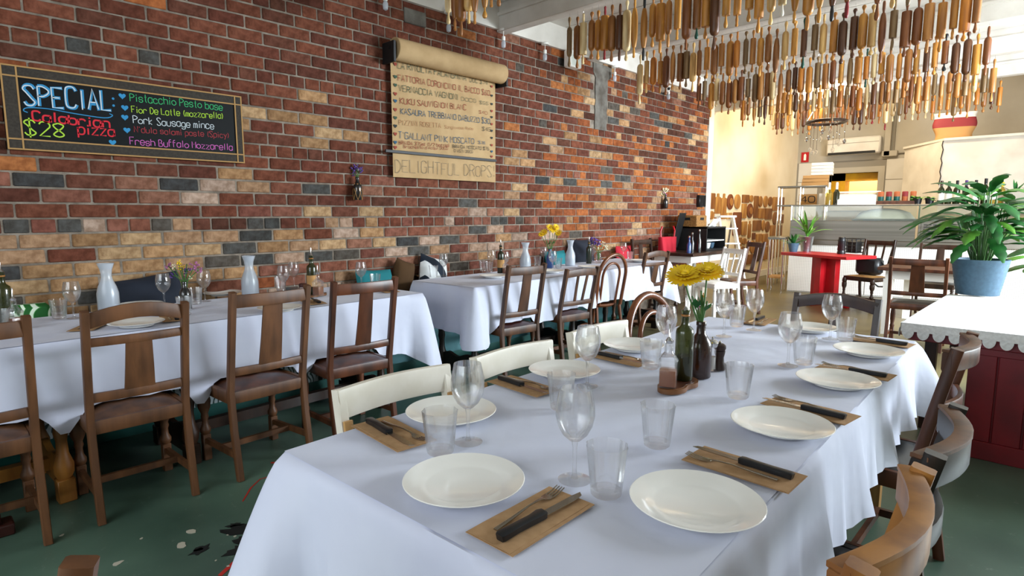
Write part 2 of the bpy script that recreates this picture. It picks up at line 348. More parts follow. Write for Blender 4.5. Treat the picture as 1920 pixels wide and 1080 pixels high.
def classify(x, z):
    r = R.random()
    if x > 4.75 and not (x < 5.2 and z < 1.3):
        if z > 1.95: w_ = 'RRRRRROOODDTTC'
        elif z > 1.35: w_ = 'RRRROOOOOTTCPP'
        else: w_ = 'RRRRPPOOOOTL'
        return R.choice(w_)
    if z > 1.5: return 'R' if r < .93 else R.choice('DTCO')
    if z > 1.16: return 'R' if r < .5 else R.choice('PPPPDLTC')
    if x < 1.7: return R.choice('TTTTTTRPPC')
    return R.choice('PPRRPPPLLTCDP')
wl = MB().bb((-2.6, D+.007, 0), (XE, D+.2, 3.5)).build('wall_left', 'mortar', kind='structure', smooth=False)
# cement scar: a filled pocket in the upper courses
pk = [onY(1113, 132, D), onY(1140, 132, D), onY(1138, 246, D), onY(1112, 246, D)]
def inpocket(x, z): return pk[0].x < x < pk[1].x and pk[3].z < z < 3.2
bricks = []
for k in range(0, 38):
    z = z0+k*CO
    if z < .35: continue
    hd = (k-kh) % 6 == 0; L = BL/2 if hd else BL; off = x0+(BL/4 if hd else (0 if (k-kh) % 2 else BL/2))
    i = math.floor((-2.5-off)/L)
    while off+i*L < XE-.02:
        a = off+i*L; b = min(a+L, XE); i += 1
        if b-a < .05: continue
        if inpocket(a+L*.5, z+.04): continue
        bricks.append((k, i-1, a, b, z, hd))
cand = [b for b in bricks if b[2] > .32 and b[4] > .8 and b[4] < 3.0 and not b[5]]
def pxof(P):
    d = Vector(P)-CAM; w_ = d.dot(FW); return 960+FPX*d.dot(RT)/w_, 540-FPX*d.dot(UP)/w_
def vis(b):
    x, y = pxof(((b[2]+b[3])/2, D, b[4]+.04))
    if not (5 < x < 1915 and 5 < y < 1000): return False
    if 20 < x < 440 and 130+.13*x < y < 280+.06*x: return False       # behind the chalkboard
    if 745 < x < 920 and 110 < y < 330: return False                  # behind the paper menu
    return True
cand = sorted([b for b in cand if vis(b)], key=lambda b: (b[2]+.12)**2+(b[4]-H)**2)[:296]
pick = set((b[0], b[1]) for b in cand)
shapes = []
for v in range(6):
    m = MB(); rr = random.Random(v)
    m.box((0, .02, 0), (BL-.0105-rr.random()*.003, .04, CO-.0095-rr.random()*.003), ch=.004+.002*rr.random())
    m.v = [(x+(rr.random()-.5)*.003, y+(rr.random()-.5)*.0015, z+(rr.random()-.5)*.003) for x, y, z in m.v]
    shapes.append(m.mesh('brick', 'brick', False))
far = MB()
for k, i, a, b, z, hd in bricks:
    cl = special.get((k, i)) or classify(a, z)
    if cl == 'C' and (k, i) not in special and R.random() < .45: cl = 'P'
    c = list(lin(R.choice(PAL[cl]))); j = .85+.3*R.random(); c = [min(1, q*j) for q in c[:3]]+[1]
    yj = R.random()*.005-.002
    if (k, i) in pick:
        o = link('brick', R.choice(shapes), wl, loc=((a+b)/2, D+yj, z+CO/2)); o.color = c; o.rotation_euler = (R.random()*.02-.01, (R.random()-.5)*.012, (R.random()-.5)*.015)
    else:
        far.box(((a+b)/2, D+.02+yj, z+CO/2), (b-a-.011, .04, CO-.011), ch=.004, col=c)
far.build('brickwork', 'brickfar', wl, smooth=False, kind='stuff')
m = MB(); pts = []
for i in range(15):
    t = i/14; zz = pk[2].z+t*(CZ-pk[2].z); pts.append((pk[0].x+.03+R.random()*.02-.05*(t > .8), zz))
for i in range(15):
    t = 1-i/14; zz = pk[2].z+t*(CZ-pk[2].z); pts.append((pk[1].x-.02+R.random()*.02+.08*(t > .8), zz))
m.prism(pts, .03, lambda u, v, t: (u, D-.006+t, v)).build('cement_patch', 'cement', wl, smooth=False)
pc = onY(778, 33, D)
MB().box((pc.x, D+.004, pc.z), (.23, .03, .12), ch=.006).build('cement_patch', 'cement', wl, smooth=False)
# --- cream wall beyond the brick wall, end wall, right wall and front wall
MB().bb((XE, D, 0), (XE+.16, YC+.2, 3.5)).build('trim_1', 'whitepaint', kind='structure', smooth=False)
MB().bb((XE, YC, 0), (XK+.1, YC+.15, 4.7)).build('wall_left_rear', 'plaster', kind='structure', smooth=False)
MB().bb((XE+.1, YC-.02, 0), (XK, YC, .14), ch=.006).build('baseboard_left', 'whitepaint', kind='structure')
# serving hatch opening in the end wall
h0 = onX(1556, 326, XK); h1 = onX(1643, 379, XK)
hy0, hy1, hz0, hz1 = h1.y, h0.y, h1.z-.06, h0.z
m = MB(); m.bb((XK, -2.75, 0), (XK+.15, hy0, 4.7)); m.bb((XK, hy1, 0), (XK+.15, YC+.15, 4.7)); m.bb((XK, hy0, 0), (XK+.15, hy1, hz0)); m.bb((XK, hy0, hz1), (XK+.15, hy1, 4.7))
wr = m.build('wall_rear', 'greywall', kind='structure', smooth=False)
ts = .44; ztop = onX(1491, 307, XK).z; n = 0
tm = MB().box((0, 0, 0), (.02, ts-.012, ts-.012), ch=.004).mesh('tile', 'tile', False)
for r_ in range(5):
    for c_ in range(9):
        yc = YC-.03-ts*(c_+.5); zc = ztop-ts*(r_+.5)
        if hy0-ts*.5 < yc < hy1+ts*.5 and hz0-ts*.5 < zc < hz1+ts*.5: continue
        link('tile', tm, wr, loc=(XK-.004, yc, zc))
m = MB(); m.bb((XK-.004, .5, 0), (XK, hy0-.1, ztop)).bb((XK-.004, hy1+.1, 0), (XK, YC, ztop)).bb((XK-.004, hy0-.1, 0), (XK, hy1+.1, hz0-.1)).bb((XK-.004, hy0-.1, hz1+.1), (XK, hy1+.1, ztop)); m.build('grout', 'grout', wr, smooth=False)
m = MB(); fw_ = .12
for a, b in (((hy0-fw_, hz0-fw_), (hy0, hz1+fw_)), ((hy1, hz0-fw_), (hy1+fw_, hz1+fw_)), ((hy0, hz1), (hy1, hz1+fw_)), ((hy0, hz0-fw_), (hy1, hz0))): m.bb((XK-.03, a[0], a[1]), (XK+.16, b[0], b[1]))
m.build('window_3', 'greywall', kind='structure', smooth=False)
# the lit room behind the hatch
mat('hatchyellow', 'e8b010', .5, c2='c98d0c', scale=3); mat('hatchwhite', 'efe6cf', .6)
m = MB(); m.bb((XK+1.4, hy0-2.5, .2), (XK+1.45, hy1+2.5, 4.6)); m.bb((XK+.15, hy0-2.5, 3.4), (XK+1.4, hy1+2.5, 3.45)); m.bb((XK+.15, hy1+.8, .2), (XK+1.4, hy1+.85, 3.4)); m.bb((XK+.15, hy0-1, .2), (XK+1.4, hy0-.95, 3.4)); m.bb((XK+.15, hy0-2.5, 0), (XK+1.4, hy1+2.5, .2)); m.build('wall_scullery', 'hatchwhite', kind='structure', smooth=False)
m = MB(); m.bb((XK+.16, hy1-.28, .6), (XK+.5, hy1+.3, 3.2)); m.bb((XK+.16, hy0-.2, hz1-.16), (XK+.5, hy1, hz1+.6)); m.build('trim_4', 'hatchyellow', kind='structure', smooth=False)
area('scullery_lamp', (XK+.95, (hy0+hy1)/2, 3.3), (XK+.95, (hy0+hy1)/2+.1, 1), .8, .5, 60, (1, .8, .45))
# right wall with two street windows, front wall with one
def holewall(name, fixed, rng, holes, ztop, axis):
    m = MB(); edges = sorted(holes); a = rng[0]
    def put(u0, u1, za, zb):
        if axis == 'y': m.bb((u0, fixed-.15, za), (u1, fixed, zb))
        else: m.bb((fixed-.15, u0, za), (fixed, u1, zb))
    for u0, u1, za, zb in edges: put(a, u0, 0, ztop); put(u0, u1, 0, za); put(u0, u1, zb, ztop); a = u1
    put(a, rng[1], 0, ztop); return m.build(name, 'whitepaint', kind='structure', smooth=False)
holewall('wall_right', -2.6, (-2.6, XK+.1), [(5.15, 8.85, .95, 2.85)], 4.7, 'y')
holewall('wall_front', -2.45, (-2.75, 4.4), [(-.6, 3.2, .95, 2.85)], 3.5, 'x')
def winframe(name, fixed, u0, u1, za, zb, axis):
    m = MB(); g = MB(); t = .06
    f = (lambda u, z, d: (u, fixed-.1+d, z)) if axis == 'y' else (lambda u, z, d: (fixed-.1+d, u, z))
    for a, b, c, d_ in ((u0, u1, za, za+t), (u0, u1, zb-t, zb), (u0, u0+t, za, zb), (u1-t, u1, za, zb), ((u0+u1)/2-t/2, (u0+u1)/2+t/2, za, zb)):
        m.bb(f(a, c, 0), f(b, d_, .05))
    o = m.build(name, 'whitepaint', kind='structure', smooth=False)
    MB().bb(f(u0, za, .02), f(u1, zb, .026)).build('pane', 'pane', o, smooth=False)
winframe('window_1', -2.6, 5.15, 8.85, .95, 2.85, 'y'); winframe('window_2', -2.45, -.6, 3.2, .95, 2.85, 'x')
# --- ceiling: joists across the room with boarded bays between
cl = MB().bb((-2.6, -2.75, 3.36), (10.25, D+.2, 3.46)).build('ceiling', 'ceilpaint', kind='structure', smooth=False)
MB().bb((10.25, -2.75, 4.6), (XK+.15, YC+.15, 4.7)).build('ceiling', 'greywall', kind='structure', smooth=False)
MB().bb((10.15, -2.75, CZ+.05), (10.3, YC, 4.7)).build('trim_2', 'ceilpaint', kind='structure', smooth=False)
MB().bb((XE+.16, D-.02, 3.36), (10.2, YC, 3.46)).build('ceiling', 'ceilpaint', kind='structure', smooth=False)
ROWX = [-1.55, -.1, 1.35, 2.8, 4.25, 5.7, 7.15, 8.6, 10.0]
for x in ROWX:
    j = MB().bb((x-.06, -2.6, CZ), (x+.06, D, 3.36), ch=.004).build('joist', 'ceilpaint', cl)
    MB().bb((x-.085, -2.6, 3.22), (x+.085, D, 3.25)).build('bead', 'ceilpaint', j, smooth=False)
MB().bb((-2.6, D-.035, CZ+.02), (XE, D, CZ+.3)).build('trim_3', 'ceilpaint', kind='structure', smooth=False)
for a in range(len(ROWX)-1):
    for s_ in range(3):   # lining boards in each bay
        xa = ROWX[a]+.06+(1.33)*s_/3
        MB().bb((xa+.006, -2.6, 3.335), (xa+1.33/3-.006, D, 3.36), ch=.003).build('lining_board', 'ceilpaint', cl)
# ------------------------------------------------------------------ stroke lettering
G = {'A': '022842/1434', 'B': '0208/~082837362505/~052544433202', 'C': '~4738180703123243', 'D': '0208/~082846442202', 'E': '48080242/0535', 'F': '480802/0535', 'G': '~4738180703123243/434525', 'H': '0208/4248/0545', 'I': '2228', 'J': '~3833221203', 'K': '0208/480542', 'L': '080242', 'M': '0208254842', 'N': '02084248', 'O': '~28070322434728', 'P': '0208/~082847462505', 'R': '0208/~082847462505/2542', 'S': '~4738180716253443321203', 'T': '0848/2822', 'U': '~080312324348', 'V': '082248', 'W': '0812253248', 'X': '0248/0842', 'Y': '082548/2522', 'Z': '08480242',
     'a': '~4636160503123244/4642', 'b': '0802/~0516364543321203', 'c': '~4536160503123243', 'd': '4842/~4536160503123243', 'e': '~04444536160503123243', 'f': '~38281712/0636', 'g': '~4536160503123243/~4641301001', 'h': '0802/~0516364542', 'i': '2622/2728', 'k': '0802/360432', 'l': '2822', 'm': '0602/~05162522/~25364542', 'n': '0602/~0516364542', 'o': '~26050322434526', 'p': '0600/~0516364543321203', 'q': '~4536160503123243/4640', 'r': '0602/~05163645', 's': '~45361605143443321203', 't': '~282332/1636', 'u': '~0603123243/4642', 'v': '062246', 'w': '0612253246', 'y': '0623/4610', 'z': '06460242',
     '0': '~28070322434728', '1': '172822', '2': '~0718384746/460242', '3': '~0718384625/~2544321203', '4': '380444/3832', '5': '480805/~05354443321203', '6': '~38150312324325', '7': '084822', '8': '~2807254728/~2503224325', '$': '~4738180716253443321203/2921', '(': '~38262432', ')': '~18262412', "'": '2827', '!': '2825/2322', '.': '2322', '/': '0248'}
NARROW = {'I': 2.2, 'i': 2, 'l': 2, "'": 1.6, '.': 1.6, '!': 2, '(': 2.4, ')': 2.4, 't': 3, 'f': 3.2, '1': 2.6}
def smooth(p):
    if len(p) < 3: return p
    out = []; P = [2*p[0]-p[1]]+p+[2*p[-1]-p[-2]]
    for i in range(1, len(P)-2):
        for t in (0, .25, .5, .75):
            a, b, c, d = P[i-1], P[i], P[i+1], P[i+2]
            out.append(.5*((2*b)+(c-a)*t+(2*a-5*b+4*c-d)*t*t+(3*b-a-3*c+d)*t**3))
    return out+[p[-1]]
def strokes(text):
    x = 0; out = []
    for ch in text:
        if ch == ' ': x += 3; continue
        w_ = NARROW.get(ch, 4); sh = (4-w_)/2; jy = (R.random()-.5)*.5; js = 1+(R.random()-.5)*.12
        for s_ in G.get(ch, '').split('/'):
            sm = s_.startswith('~'); s_ = s_.lstrip('~')
            p = [Vector((x-sh+int(s_[i])+(R.random()-.5)*.18, (int(s_[i+1])-2)*js+jy, 0)) for i in range(0, len(s_), 2)]
            if len(p) > 1: out.append(smooth(p) if sm else p)
        x += w_+1.3
    return out, x-1.3
def ribbon(m, pts, wd, f, th=.0008):
    vs = []
    for i, p in enumerate(pts):
        t = pts[min(i+1, len(pts)-1)]-pts[max(i-1, 0)]; t = t.normalized() if t.length > 1e-9 else Vector((1, 0, 0)); s_ = Vector((-t.y, t.x, 0))*wd/2
        a = p+s_; b = p-s_; vs += [f(a.x, a.y, 0), f(b.x, b.y, 0), f(b.x, b.y, th), f(a.x, a.y, th)]
    n = len(pts); F = [(0, 1, 2, 3), tuple(4*n-4+i for i in (3, 2, 1, 0))]
    for i in range(n-1):
        for k in range(4): F.append((4*i+k, 4*i+(k+1) % 4, 4*i+4+(k+1) % 4, 4*i+4+k))
    m.add(vs, F)
def write(text, p0, p1, cap, wd, mt, parent, Y, name='lettering', lift=0):
    """hand lettering from pixel p0 to p1 (baseline) on the plane y=Y; cap height in pixels"""
    a = onY(*p0, Y); b = onY(*p1, Y); c = onY(p0[0], p0[1]-cap, Y); h = c.z-a.z
    st, W = strokes(text); kx = (b.x-a.x)/W; ky = h/6; sl = (b.z-a.z)/(b.x-a.x); m = MB()
    for s_ in st: ribbon(m, [Vector((q.x*kx, q.y*ky+q.x*kx*sl, 0)) for q in s_], wd, lambda u, v, t: (a.x+u, Y-t-lift, a.z+v))
    return m.build(name, mt, parent, smooth=False)
def heart(px, py, r, mt, parent, Y):
    c = onY(px, py, Y); pts = []
    for i in range(20):
        t = 2*PI*i/20; pts.append((.0625*16*math.sin(t)**3, .0625*(13*math.cos(t)-5*math.cos(2*t)-2*math.cos(3*t)-math.cos(4*t))))
    MB().prism([(u*r, v*r) for u, v in pts], .001, lambda u, v, t: (c.x+u, Y-t, c.z+v)).build('heart', mt, parent, smooth=False)
for n_, c_ in dict(chalkwhite='c9d2d6', chalkblue='2b86b8', chalkred='d02030', chalkgreen='35b06a', chalklime='a8cf3a', chalkpink='c862b0', chalkdim='9a2f36', inkred='8a3424', inkgreen='2f4a38', inkblue='22506a', inkpale='a87850', inkblack='1d2a2c', inkgrey='5e5a50').items(): mat(n_, c_, .8)
# ------------------------------------------------------------------ chalkboard
YB = D-.03
q = [onY(3, 118, YB), onY(454, 182, YB), onY(456, 306, YB), onY(18, 280, YB)]
bx0, bx1, bz0, bz1 = (q[0].x+q[3].x)/2-.01, (q[1].x+q[2].x)/2, (q[2].z+q[3].z)/2, (q[0].z+q[1].z)/2
cb = thing('chalkboard', 'long black chalkboard reading SPECIAL in a ribbon border on the brick wall', 'chalkboard', (0, 0, 0))
MB().bb((bx0, YB, bz0), (bx1, D-.004, bz1), ch=.003).build('board', 'chalkboard', cb)
bw = .062
for a, b in (((bx0, bz1-bw), (bx1, bz1)), ((bx0, bz0), (bx1, bz0+bw)), ((bx0, bz0), (bx0+bw*1.15, bz1)), ((bx1-bw*.8, bz0), (bx1, bz1))):
    rb = MB().bb((a[0], YB-(.004 if b[0]-a[0] > b[1]-a[1] else .006), a[1]), (b[0], YB-.0005, b[1])).build('ribbon', 'ribbon', cb, smooth=False)
    m = MB(); e = .008
    if b[0]-a[0] > b[1]-a[1]: m.bb((a[0], YB-.007, a[1]), (b[0], YB-.004, a[1]+e)).bb((a[0], YB-.007, b[1]-e), (b[0], YB-.004, b[1]))
    else: m.bb((a[0], YB-.008, a[1]), (a[0]+e, YB-.004, b[1])).bb((b[0]-e, YB-.008, a[1]), (b[0], YB-.004, b[1]))
    m.build('ribbon_edge', 'ribbonedge', rb, smooth=False)
YL = YB-.001
write('SPECIAL', (47, 197), (209, 208), 38, .017, 'chalkblue', cb, YL); write('SPECIAL', (45, 197), (208, 208), 38, .006, 'chalkwhite', cb, YL, lift=.002)
write('Calabrian', (62, 226), (206, 240), 18, .009, 'chalkred', cb, YL); write('pizza', (147, 252), (215, 255), 19, .008, 'chalkred', cb, YL)
write('$28', (47, 252), (121, 257), 26, .007, 'chalklime', cb, YL)
for t_, a, b, h_, c_ in (('Pistacchio Pesto base', (244, 189), (417, 207), 14, 'chalkgreen'), ('Fior De Latte (mozzarella)', (247, 211), (419, 223), 12, 'chalklime'), ('Pork Sausage mince', (250, 231), (401, 242), 13, 'chalkwhite'), ("N'dula salami paste (Spicy)", (252, 248), (430, 259), 11, 'chalkdim'), ('Fresh Buffalo Mozzarella', (244, 271), (436, 282), 13, 'chalkpink')):
    write(t_, a, b, h_, .0038, c_, cb, YL)
for x, y in ((229, 180), (234, 202), (234, 220), (238, 244), (211, 267)): heart(x, y, .019, 'chalkblue', cb, YL)
for x, y in ((212, 185), (213, 198)): c = onY(x, y, YL); MB().lathe([(.007, 0), (.007, .001)], 10, (c.x, YL, c.z), Matrix.Rotation(PI/2, 3, 'X')).build('chalk_dot', 'chalkblue', cb)
sw = [onY(x, y, YL) for x, y in ((52, 211), (44, 207), (52, 202), (90, 204), (140, 213), (195, 221), (211, 217), (205, 213))]; m = MB(); ribbon(m, smooth([Vector((p.x, p.z, 0)) for p in sw]), .005, lambda u, v, t: (u, YL-t, v)); m.build('chalk_line', 'chalkblue', cb, smooth=False)
# ------------------------------------------------------------------ paper roll menu
YM = D-.045
mn = thing('paper_roll_menu', 'brown paper roll wine menu headed DELIGHTFUL DROPS at its foot on the brick wall', 'menu')
a = onY(731, 112, YM); b = onY(738, 333, YM); c = onY(929, 341, YM)
mx0, mx1, mz0, mz1 = (a.x+b.x)/2, c.x, (b.z+c.z)/2, a.z+.06
sh = MB().grid(lambda u, v: (mx0+(mx1-mx0)*u, YM-.004*math.sin(v*PI)*(.6+.4*math.sin(u*5))-.004*max(0, .25-v)*4*abs(math.sin(u*6)), mz0+(mz1-mz0)*v), 14, 20)
sh.build('sheet', 'kraftmenu', mn)
ra = onY(738, 92, YM-.06); rb_ = onY(941, 139, YM-.06); rz_ = (ra.z+rb_.z)/2
MB().lathe([(.028, -.0), (.086, 0), (.09, .004), (.09, rb_.x-ra.x-.004), (.086, rb_.x-ra.x), (.028, rb_.x-ra.x)], 28, (ra.x, YM-.062, rz_), Matrix.Rotation(PI/2, 3, 'Y')).build('roll', 'kraftmenu', mn)
for x in (ra.x-.03, rb_.x+.012):
    br = MB().bb((x-.012, YM-.12, rz_-.115), (x+.012, D-.005, rz_+.05), ch=.003).build('bracket', 'black', mn)
    MB().lathe([(.012, -.02), (.012, .05)], 10, (x, YM-.062, rz_), Matrix.Rotation(PI/2, 3, 'Y')).build('axle', 'black', br)
p = onY(722, 283, YM-.02); p2 = onY(930, 301, YM-.02)
MB().bb((p.x, YM-.03, (p.z+p2.z)/2-.012), (p2.x, YM-.018, (p.z+p2.z)/2+.012), ch=.002).build('cutting_bar', 'black', mn)
YT = YM-.009
def cm(x, y): return (680+x/3.373, 40+y/3.373)
for t_, a, b, h_, c_, w_ in (('LA RIVOLTA FALANGHINA', (222, 296), (655, 375), 42, 'inkgreen', .007), ('DOC $74', (680, 383), (790, 402), 30, 'inkgreen', .005), ('FATTORIA CORONCINO IL BACCO $60', (225, 375), (805, 470), 38, 'inkred', .007), ('VERNACCIA VAGNONI', (230, 440), (605, 497), 38, 'inkgreen', .007), ('DOCG', (625, 502), (718, 514), 22, 'inkgreen', .004), ('$55', (740, 521), (795, 530), 18, 'inkgreen', .004), ('KUKU SAUVIGNON BLANC', (238, 520), (655, 562), 36, 'inkred', .007), ('$40', (737, 582), (790, 590), 18, 'inkred', .004), ('KASAURA TREBBIANO DABUZZO $30', (242, 585), (805, 648), 36, 'inkblue', .007), ('PIZZINI ROSETTA', (232, 655), (495, 674), 30, 'inkpale', .006), ('Sangiovese Rose', (520, 676), (700, 687), 18, 'inkpale', .004), ('$45', (757, 690), (812, 697), 22, 'inkblack', .005), ("T'GALLANT PINK MOSCATO", (228, 740), (705, 777), 40, 'inkblue', .007), ('$8', (730, 772), (775, 778), 18, 'inkblue', .004), ('BRAIDA 375ml (1/2 bottle)', (230, 778), (550, 797), 22, 'inkred', .005), ('BRAIDA MOSCATO $75', (570, 800), (800, 815), 20, 'inkblack', .005), ("Brachetto d'Acqui DOCG", (260, 802), (540, 812), 18, 'inkred', .004), ("D'ASTI DOCG", (580, 827), (697, 834), 18, 'inkblack', .004), ('DELIGHTFUL DROPS!', (207, 953), (838, 985), 80, 'inkgrey', .005)):
    write(t_, cm(*a), cm(*b), h_/3.373, w_*.62, c_, mn, YT)
for x, ys in ((207, ((270, 'r'), (350, 'g'), (403, 'g'), (458, 'r'), (503, 'b'), (558, 'r'), (610, 'g'), (662, 'k'), (712, 'r'), (765, 'b'), (797, 'r'))), (817, ((412, 'r'), (470, 'k'), (523, 'k'), (567, 'r'), (606, 'k'), (650, 'r'), (692, 'k'), (737, 'k'), (783, 'r'), (823, 'b'), (855, 'r')))):
    for y, k in ys: heart(*cm(x, y), .017 if x < 500 else .014, dict(r='inkred', g='inkgreen', b='inkblue', k='inkblack')[k], mn, YT)
# ------------------------------------------------------------------ chairs (local: +y is the front, origin on the floor)
def arcp(p0, p1, bulge, n=9):
    p0 = Vector(p0); p1 = Vector(p1); b = Vector(bulge); return [p0.lerp(p1, i/(n-1))+b*math.sin(PI*i/(n-1)) for i in range(n)]
def turned(h, r=.021, cup=False):
    if cup: return [(r*.75, 0), (r*1.25, .06*h), (r*1.3, .12*h), (r*.8, .2*h), (r*.7, .3*h), (r*.95, .36*h), (r*.8, .42*h), (r*1.5, .55*h), (r*1.55, .72*h), (r*1.2, .76*h), (r*1.5, .8*h), (r*1.4, .92*h), (r*1.1, h)]
    return [(r*.8, 0), (r*1.1, .07*h), (r*.7, .14*h), (r*1.05, .3*h), (r*1.15, .5*h), (r*.9, .72*h), (r*.7, .78*h), (r*1.1, .82*h), (r*.8, .88*h), (r*1.1, h)]
def chair(label, x, y, rz, style='splat', wood='oak', seatm='oak', w=.40, d=.40, h=.93, sh=.45, arch=0, mid=False, slats=0, group=None, cup=True, name='dining_chair', splatw=.10, rake=.085):
    t = thing(name, label, 'chair', (x, y, 0), rz, group)
    wb = w-.03; yb = -d/2+.02; yt = yb-rake
    zat = lambda z: yb+(yt-yb)*max(0, (z-sh))/(h-sh)
    top = h-(arch*.8 if style != 'white' else 0)
    if style == 'bent':
        # steam-bent outer hoop running from floor to floor, inner hoop above the seat
        def hoop(wd, zb, zt, yoff, r):
            P = []
            for i in range(25):
                a = PI*i/24; P.append((-wd/2*math.cos(a), 0, zt-wd*.55+wd*.55*math.sin(a)))
            P = [(-wd/2*.92, 0, zb)]+P+[(wd/2*.92, 0, zb)]
            return [(px_, zat(pz)+yoff, pz) for px_, _, pz in P]
        MB().tube(hoop(w, sh-.02, h, 0, .016), .018, 10).build('outer_hoop', wood, t)
        MB().tube(hoop(w*.62, sh, h-.085, .012, .012), .013, 10).build('inner_hoop', wood, t)
        MB().lathe([(.0, sh-.03), (w/2-.01, sh-.03), (w/2+.005, sh-.015), (w/2-.005, sh), (w/2-.05, sh-.004), (0, sh-.006)], 28).build('seat', seatm, t)
        for sx in (-1, 1):
            MB().tube([(sx*w*.42, yb, sh-.02), (sx*w*.45, yb-.03, .2), (sx*w*.47, yb-.07, 0)], [.017, .016, .014], 10).build('leg', wood, t)
            MB().tube([(sx*w*.36, d/2-.06, sh-.03), (sx*w*.42, d/2-.02, .2), (sx*w*.44, d/2, 0)], [.019, .017, .013], 10).build('leg', wood, t)
        MB().tube([(w*.4*math.cos(2*PI*i/24), w*.36*math.sin(2*PI*i/24), .2) for i in range(24)], .009, 6, True).build('ring_stretcher', wood, t)
        return t
    px_ = .036 if style != 'white' else .034
    for sx in (-1, 1):
        pts = [(sx*wb/2, yb-.055, 0), (sx*wb/2, yb-.015, .25), (sx*wb/2, yb, sh), (sx*wb/2, zat(sh+(top-sh)*.5), sh+(top-sh)*.5), (sx*wb/2, yt-.005, top+(.012 if style in ('splat', 'slat') else 0))]
        MB().poly(pts, .03, px_).build('back_post', wood, t)
        fx = sx*(w/2-.02)
        if style in ('splat', 'slat') and cup is not None:
            lg = MB().lathe([(r_, z+.14) for r_, z in turned(sh-.17, .021, cup)], 14, (fx, d/2-.03, 0)); lg.bb((fx-.02, d/2-.05, 0), (fx+.02, d/2-.01, .145), ch=.003)
            lg.build('front_leg', wood, t)
        else:
            MB().beam((fx, d/2-.03, 0), (fx, d/2-.03, sh-.02), .026, .026, .036, .036).build('front_leg', wood, t)
        MB().beam((sx*wb/2, yb-.03, .125), (fx, d/2-.03, .11), .018, .03).build('side_stretcher', wood, t)
    MB().beam((-wb/2, -.02, .118), (wb/2, -.02, .118), .03, .018, side=(0, 0, 1)).build('cross_stretcher', wood, t)
    # seat frame and pad
    MB().poly([(-wb/2, yb+.0, sh-.035), (wb/2, yb+.0, sh-.035)], .06, .026, side=(0, 0, 1)).build('seat_rail', wood, t)
    MB().poly([(-w/2+.01, d/2-.03, sh-.035), (w/2-.01, d/2-.03, sh-.035)], .06, .026, side=(0, 0, 1)).build('seat_rail', wood, t)
    for sx in (-1, 1): MB().poly([(sx*wb/2, yb, sh-.035), (sx*(w/2-.015), d/2-.03, sh-.035)], .06, .024, side=(0, 0, 1)).build('seat_rail', wood, t)
    def seatf(u, v):
        uu = u*2-1; vv = v*2-1; e = 1-max(abs(uu), abs(vv))**4
        return ((wb/2-.016+(w/2-wb/2)*v)*uu, yb+.016+(d-.06)*v, sh-.008+.022*e)
    m = MB().grid(seatf, 8, 8); m.box((0, yb+.016+(d-.06)/2, sh-.012), (wb-.034, d-.064, .01)); m.build('seat', seatm, t)
    z1 = sh+.10
    if style in ('splat', 'slat'):
        n = 9; P = arcp((-wb/2, zat(top-.03), top-.035), (wb/2, zat(top-.03), top-.035), (0, -.022, arch))
        MB().poly(P, .062, .022, side=(0, 0, 1)).build('top_rail', wood, t)
        ztop = top-.05+(arch*.8)
        if mid:
            zm = top-.125; MB().poly(arcp((-wb/2, zat(zm), zm), (wb/2, zat(zm), zm), (0, -.018, 0)), .036, .018, side=(0, 0, 1)).build('mid_rail', wood, t); ztop = zm
        MB().poly(arcp((-wb/2, zat(z1), z1), (wb/2, zat(z1), z1), (0, -.015, 0)), .04, .02, side=(0, 0, 1)).build('lower_rail', wood, t)
        if style == 'splat':
            MB().poly([(0, zat(z1)-.014, z1), (0, zat((z1+ztop)/2)-.02, (z1+ztop)/2), (0, zat(ztop)-.02, ztop)], splatw, .012, prof=lambda q: (1.0-.18*q, 1)).build('splat', wood, t)
        else:
            for k in range(slats):
                sx = (k-(slats-1)/2)*wb*.3; MB().poly([(sx*.8, zat(z1)-.014, z1), (sx, zat(ztop)-.02, ztop)], .026, .012).build('slat', wood, t)
    elif style == 'white':
        # broad painted top board with rounded ends, raw timber showing on the inside
        MB().poly(arcp((-w/2+.005, zat(h-.05), h-.042), (w/2-.005, zat(h-.05), h-.042), (0, -.02, .004), 11), .088, .024, side=(0, 0, 1)).build('top_board', wood, t)
        for sx in (-1, 1): MB().poly([(sx*(wb/2-.004), zat(sh+.02)+.022, sh-.02), (sx*(wb/2-.004), zat(h-.1)+.02, h-.085)], .026, .012).build('post_facing', 'rawwood', t)
    elif style == 'crest':
        # thick curved crest rail with flat end caps above a ring-shaped support
        P = arcp((-w/2+.005, zat(h)+.02, h-.045), (w/2-.005, zat(h)+.02, h-.045), (0, -.05, 0), 13)
        cr = MB().poly(P, .065, .03, side=(0, 0, 1)).build('crest_rail', wood, t)
        MB().poly([p+Vector((0, 0, .035)) for p in P], .01, .033, side=(0, 0, 1)).build('crest_cap', 'goldwood' if wood == 'goldwood' else 'oakworn', cr)
        MB().poly(arcp((-wb/2, zat(h-.2), h-.22), (wb/2, zat(h-.2), h-.22), (0, -.04, 0)), .05, .018, side=(0, 0, 1)).build('mid_rail', wood, t)
    elif style == 'spindle':
        MB().poly(arcp((-wb/2, zat(top-.03), top-.03), (wb/2, zat(top-.03), top-.03), (0, -.03, .03)), .07, .022, side=(0, 0, 1)).build('top_rail', wood, t)
        for k in range(slats):
            sx = (k-(slats-1)/2)*wb/(slats+.6); MB().tube([(sx*.85, zat(sh), sh), (sx, zat(top-.05)-.02, top-.04)], .008, 6).build('spindle', wood, t)
    return t
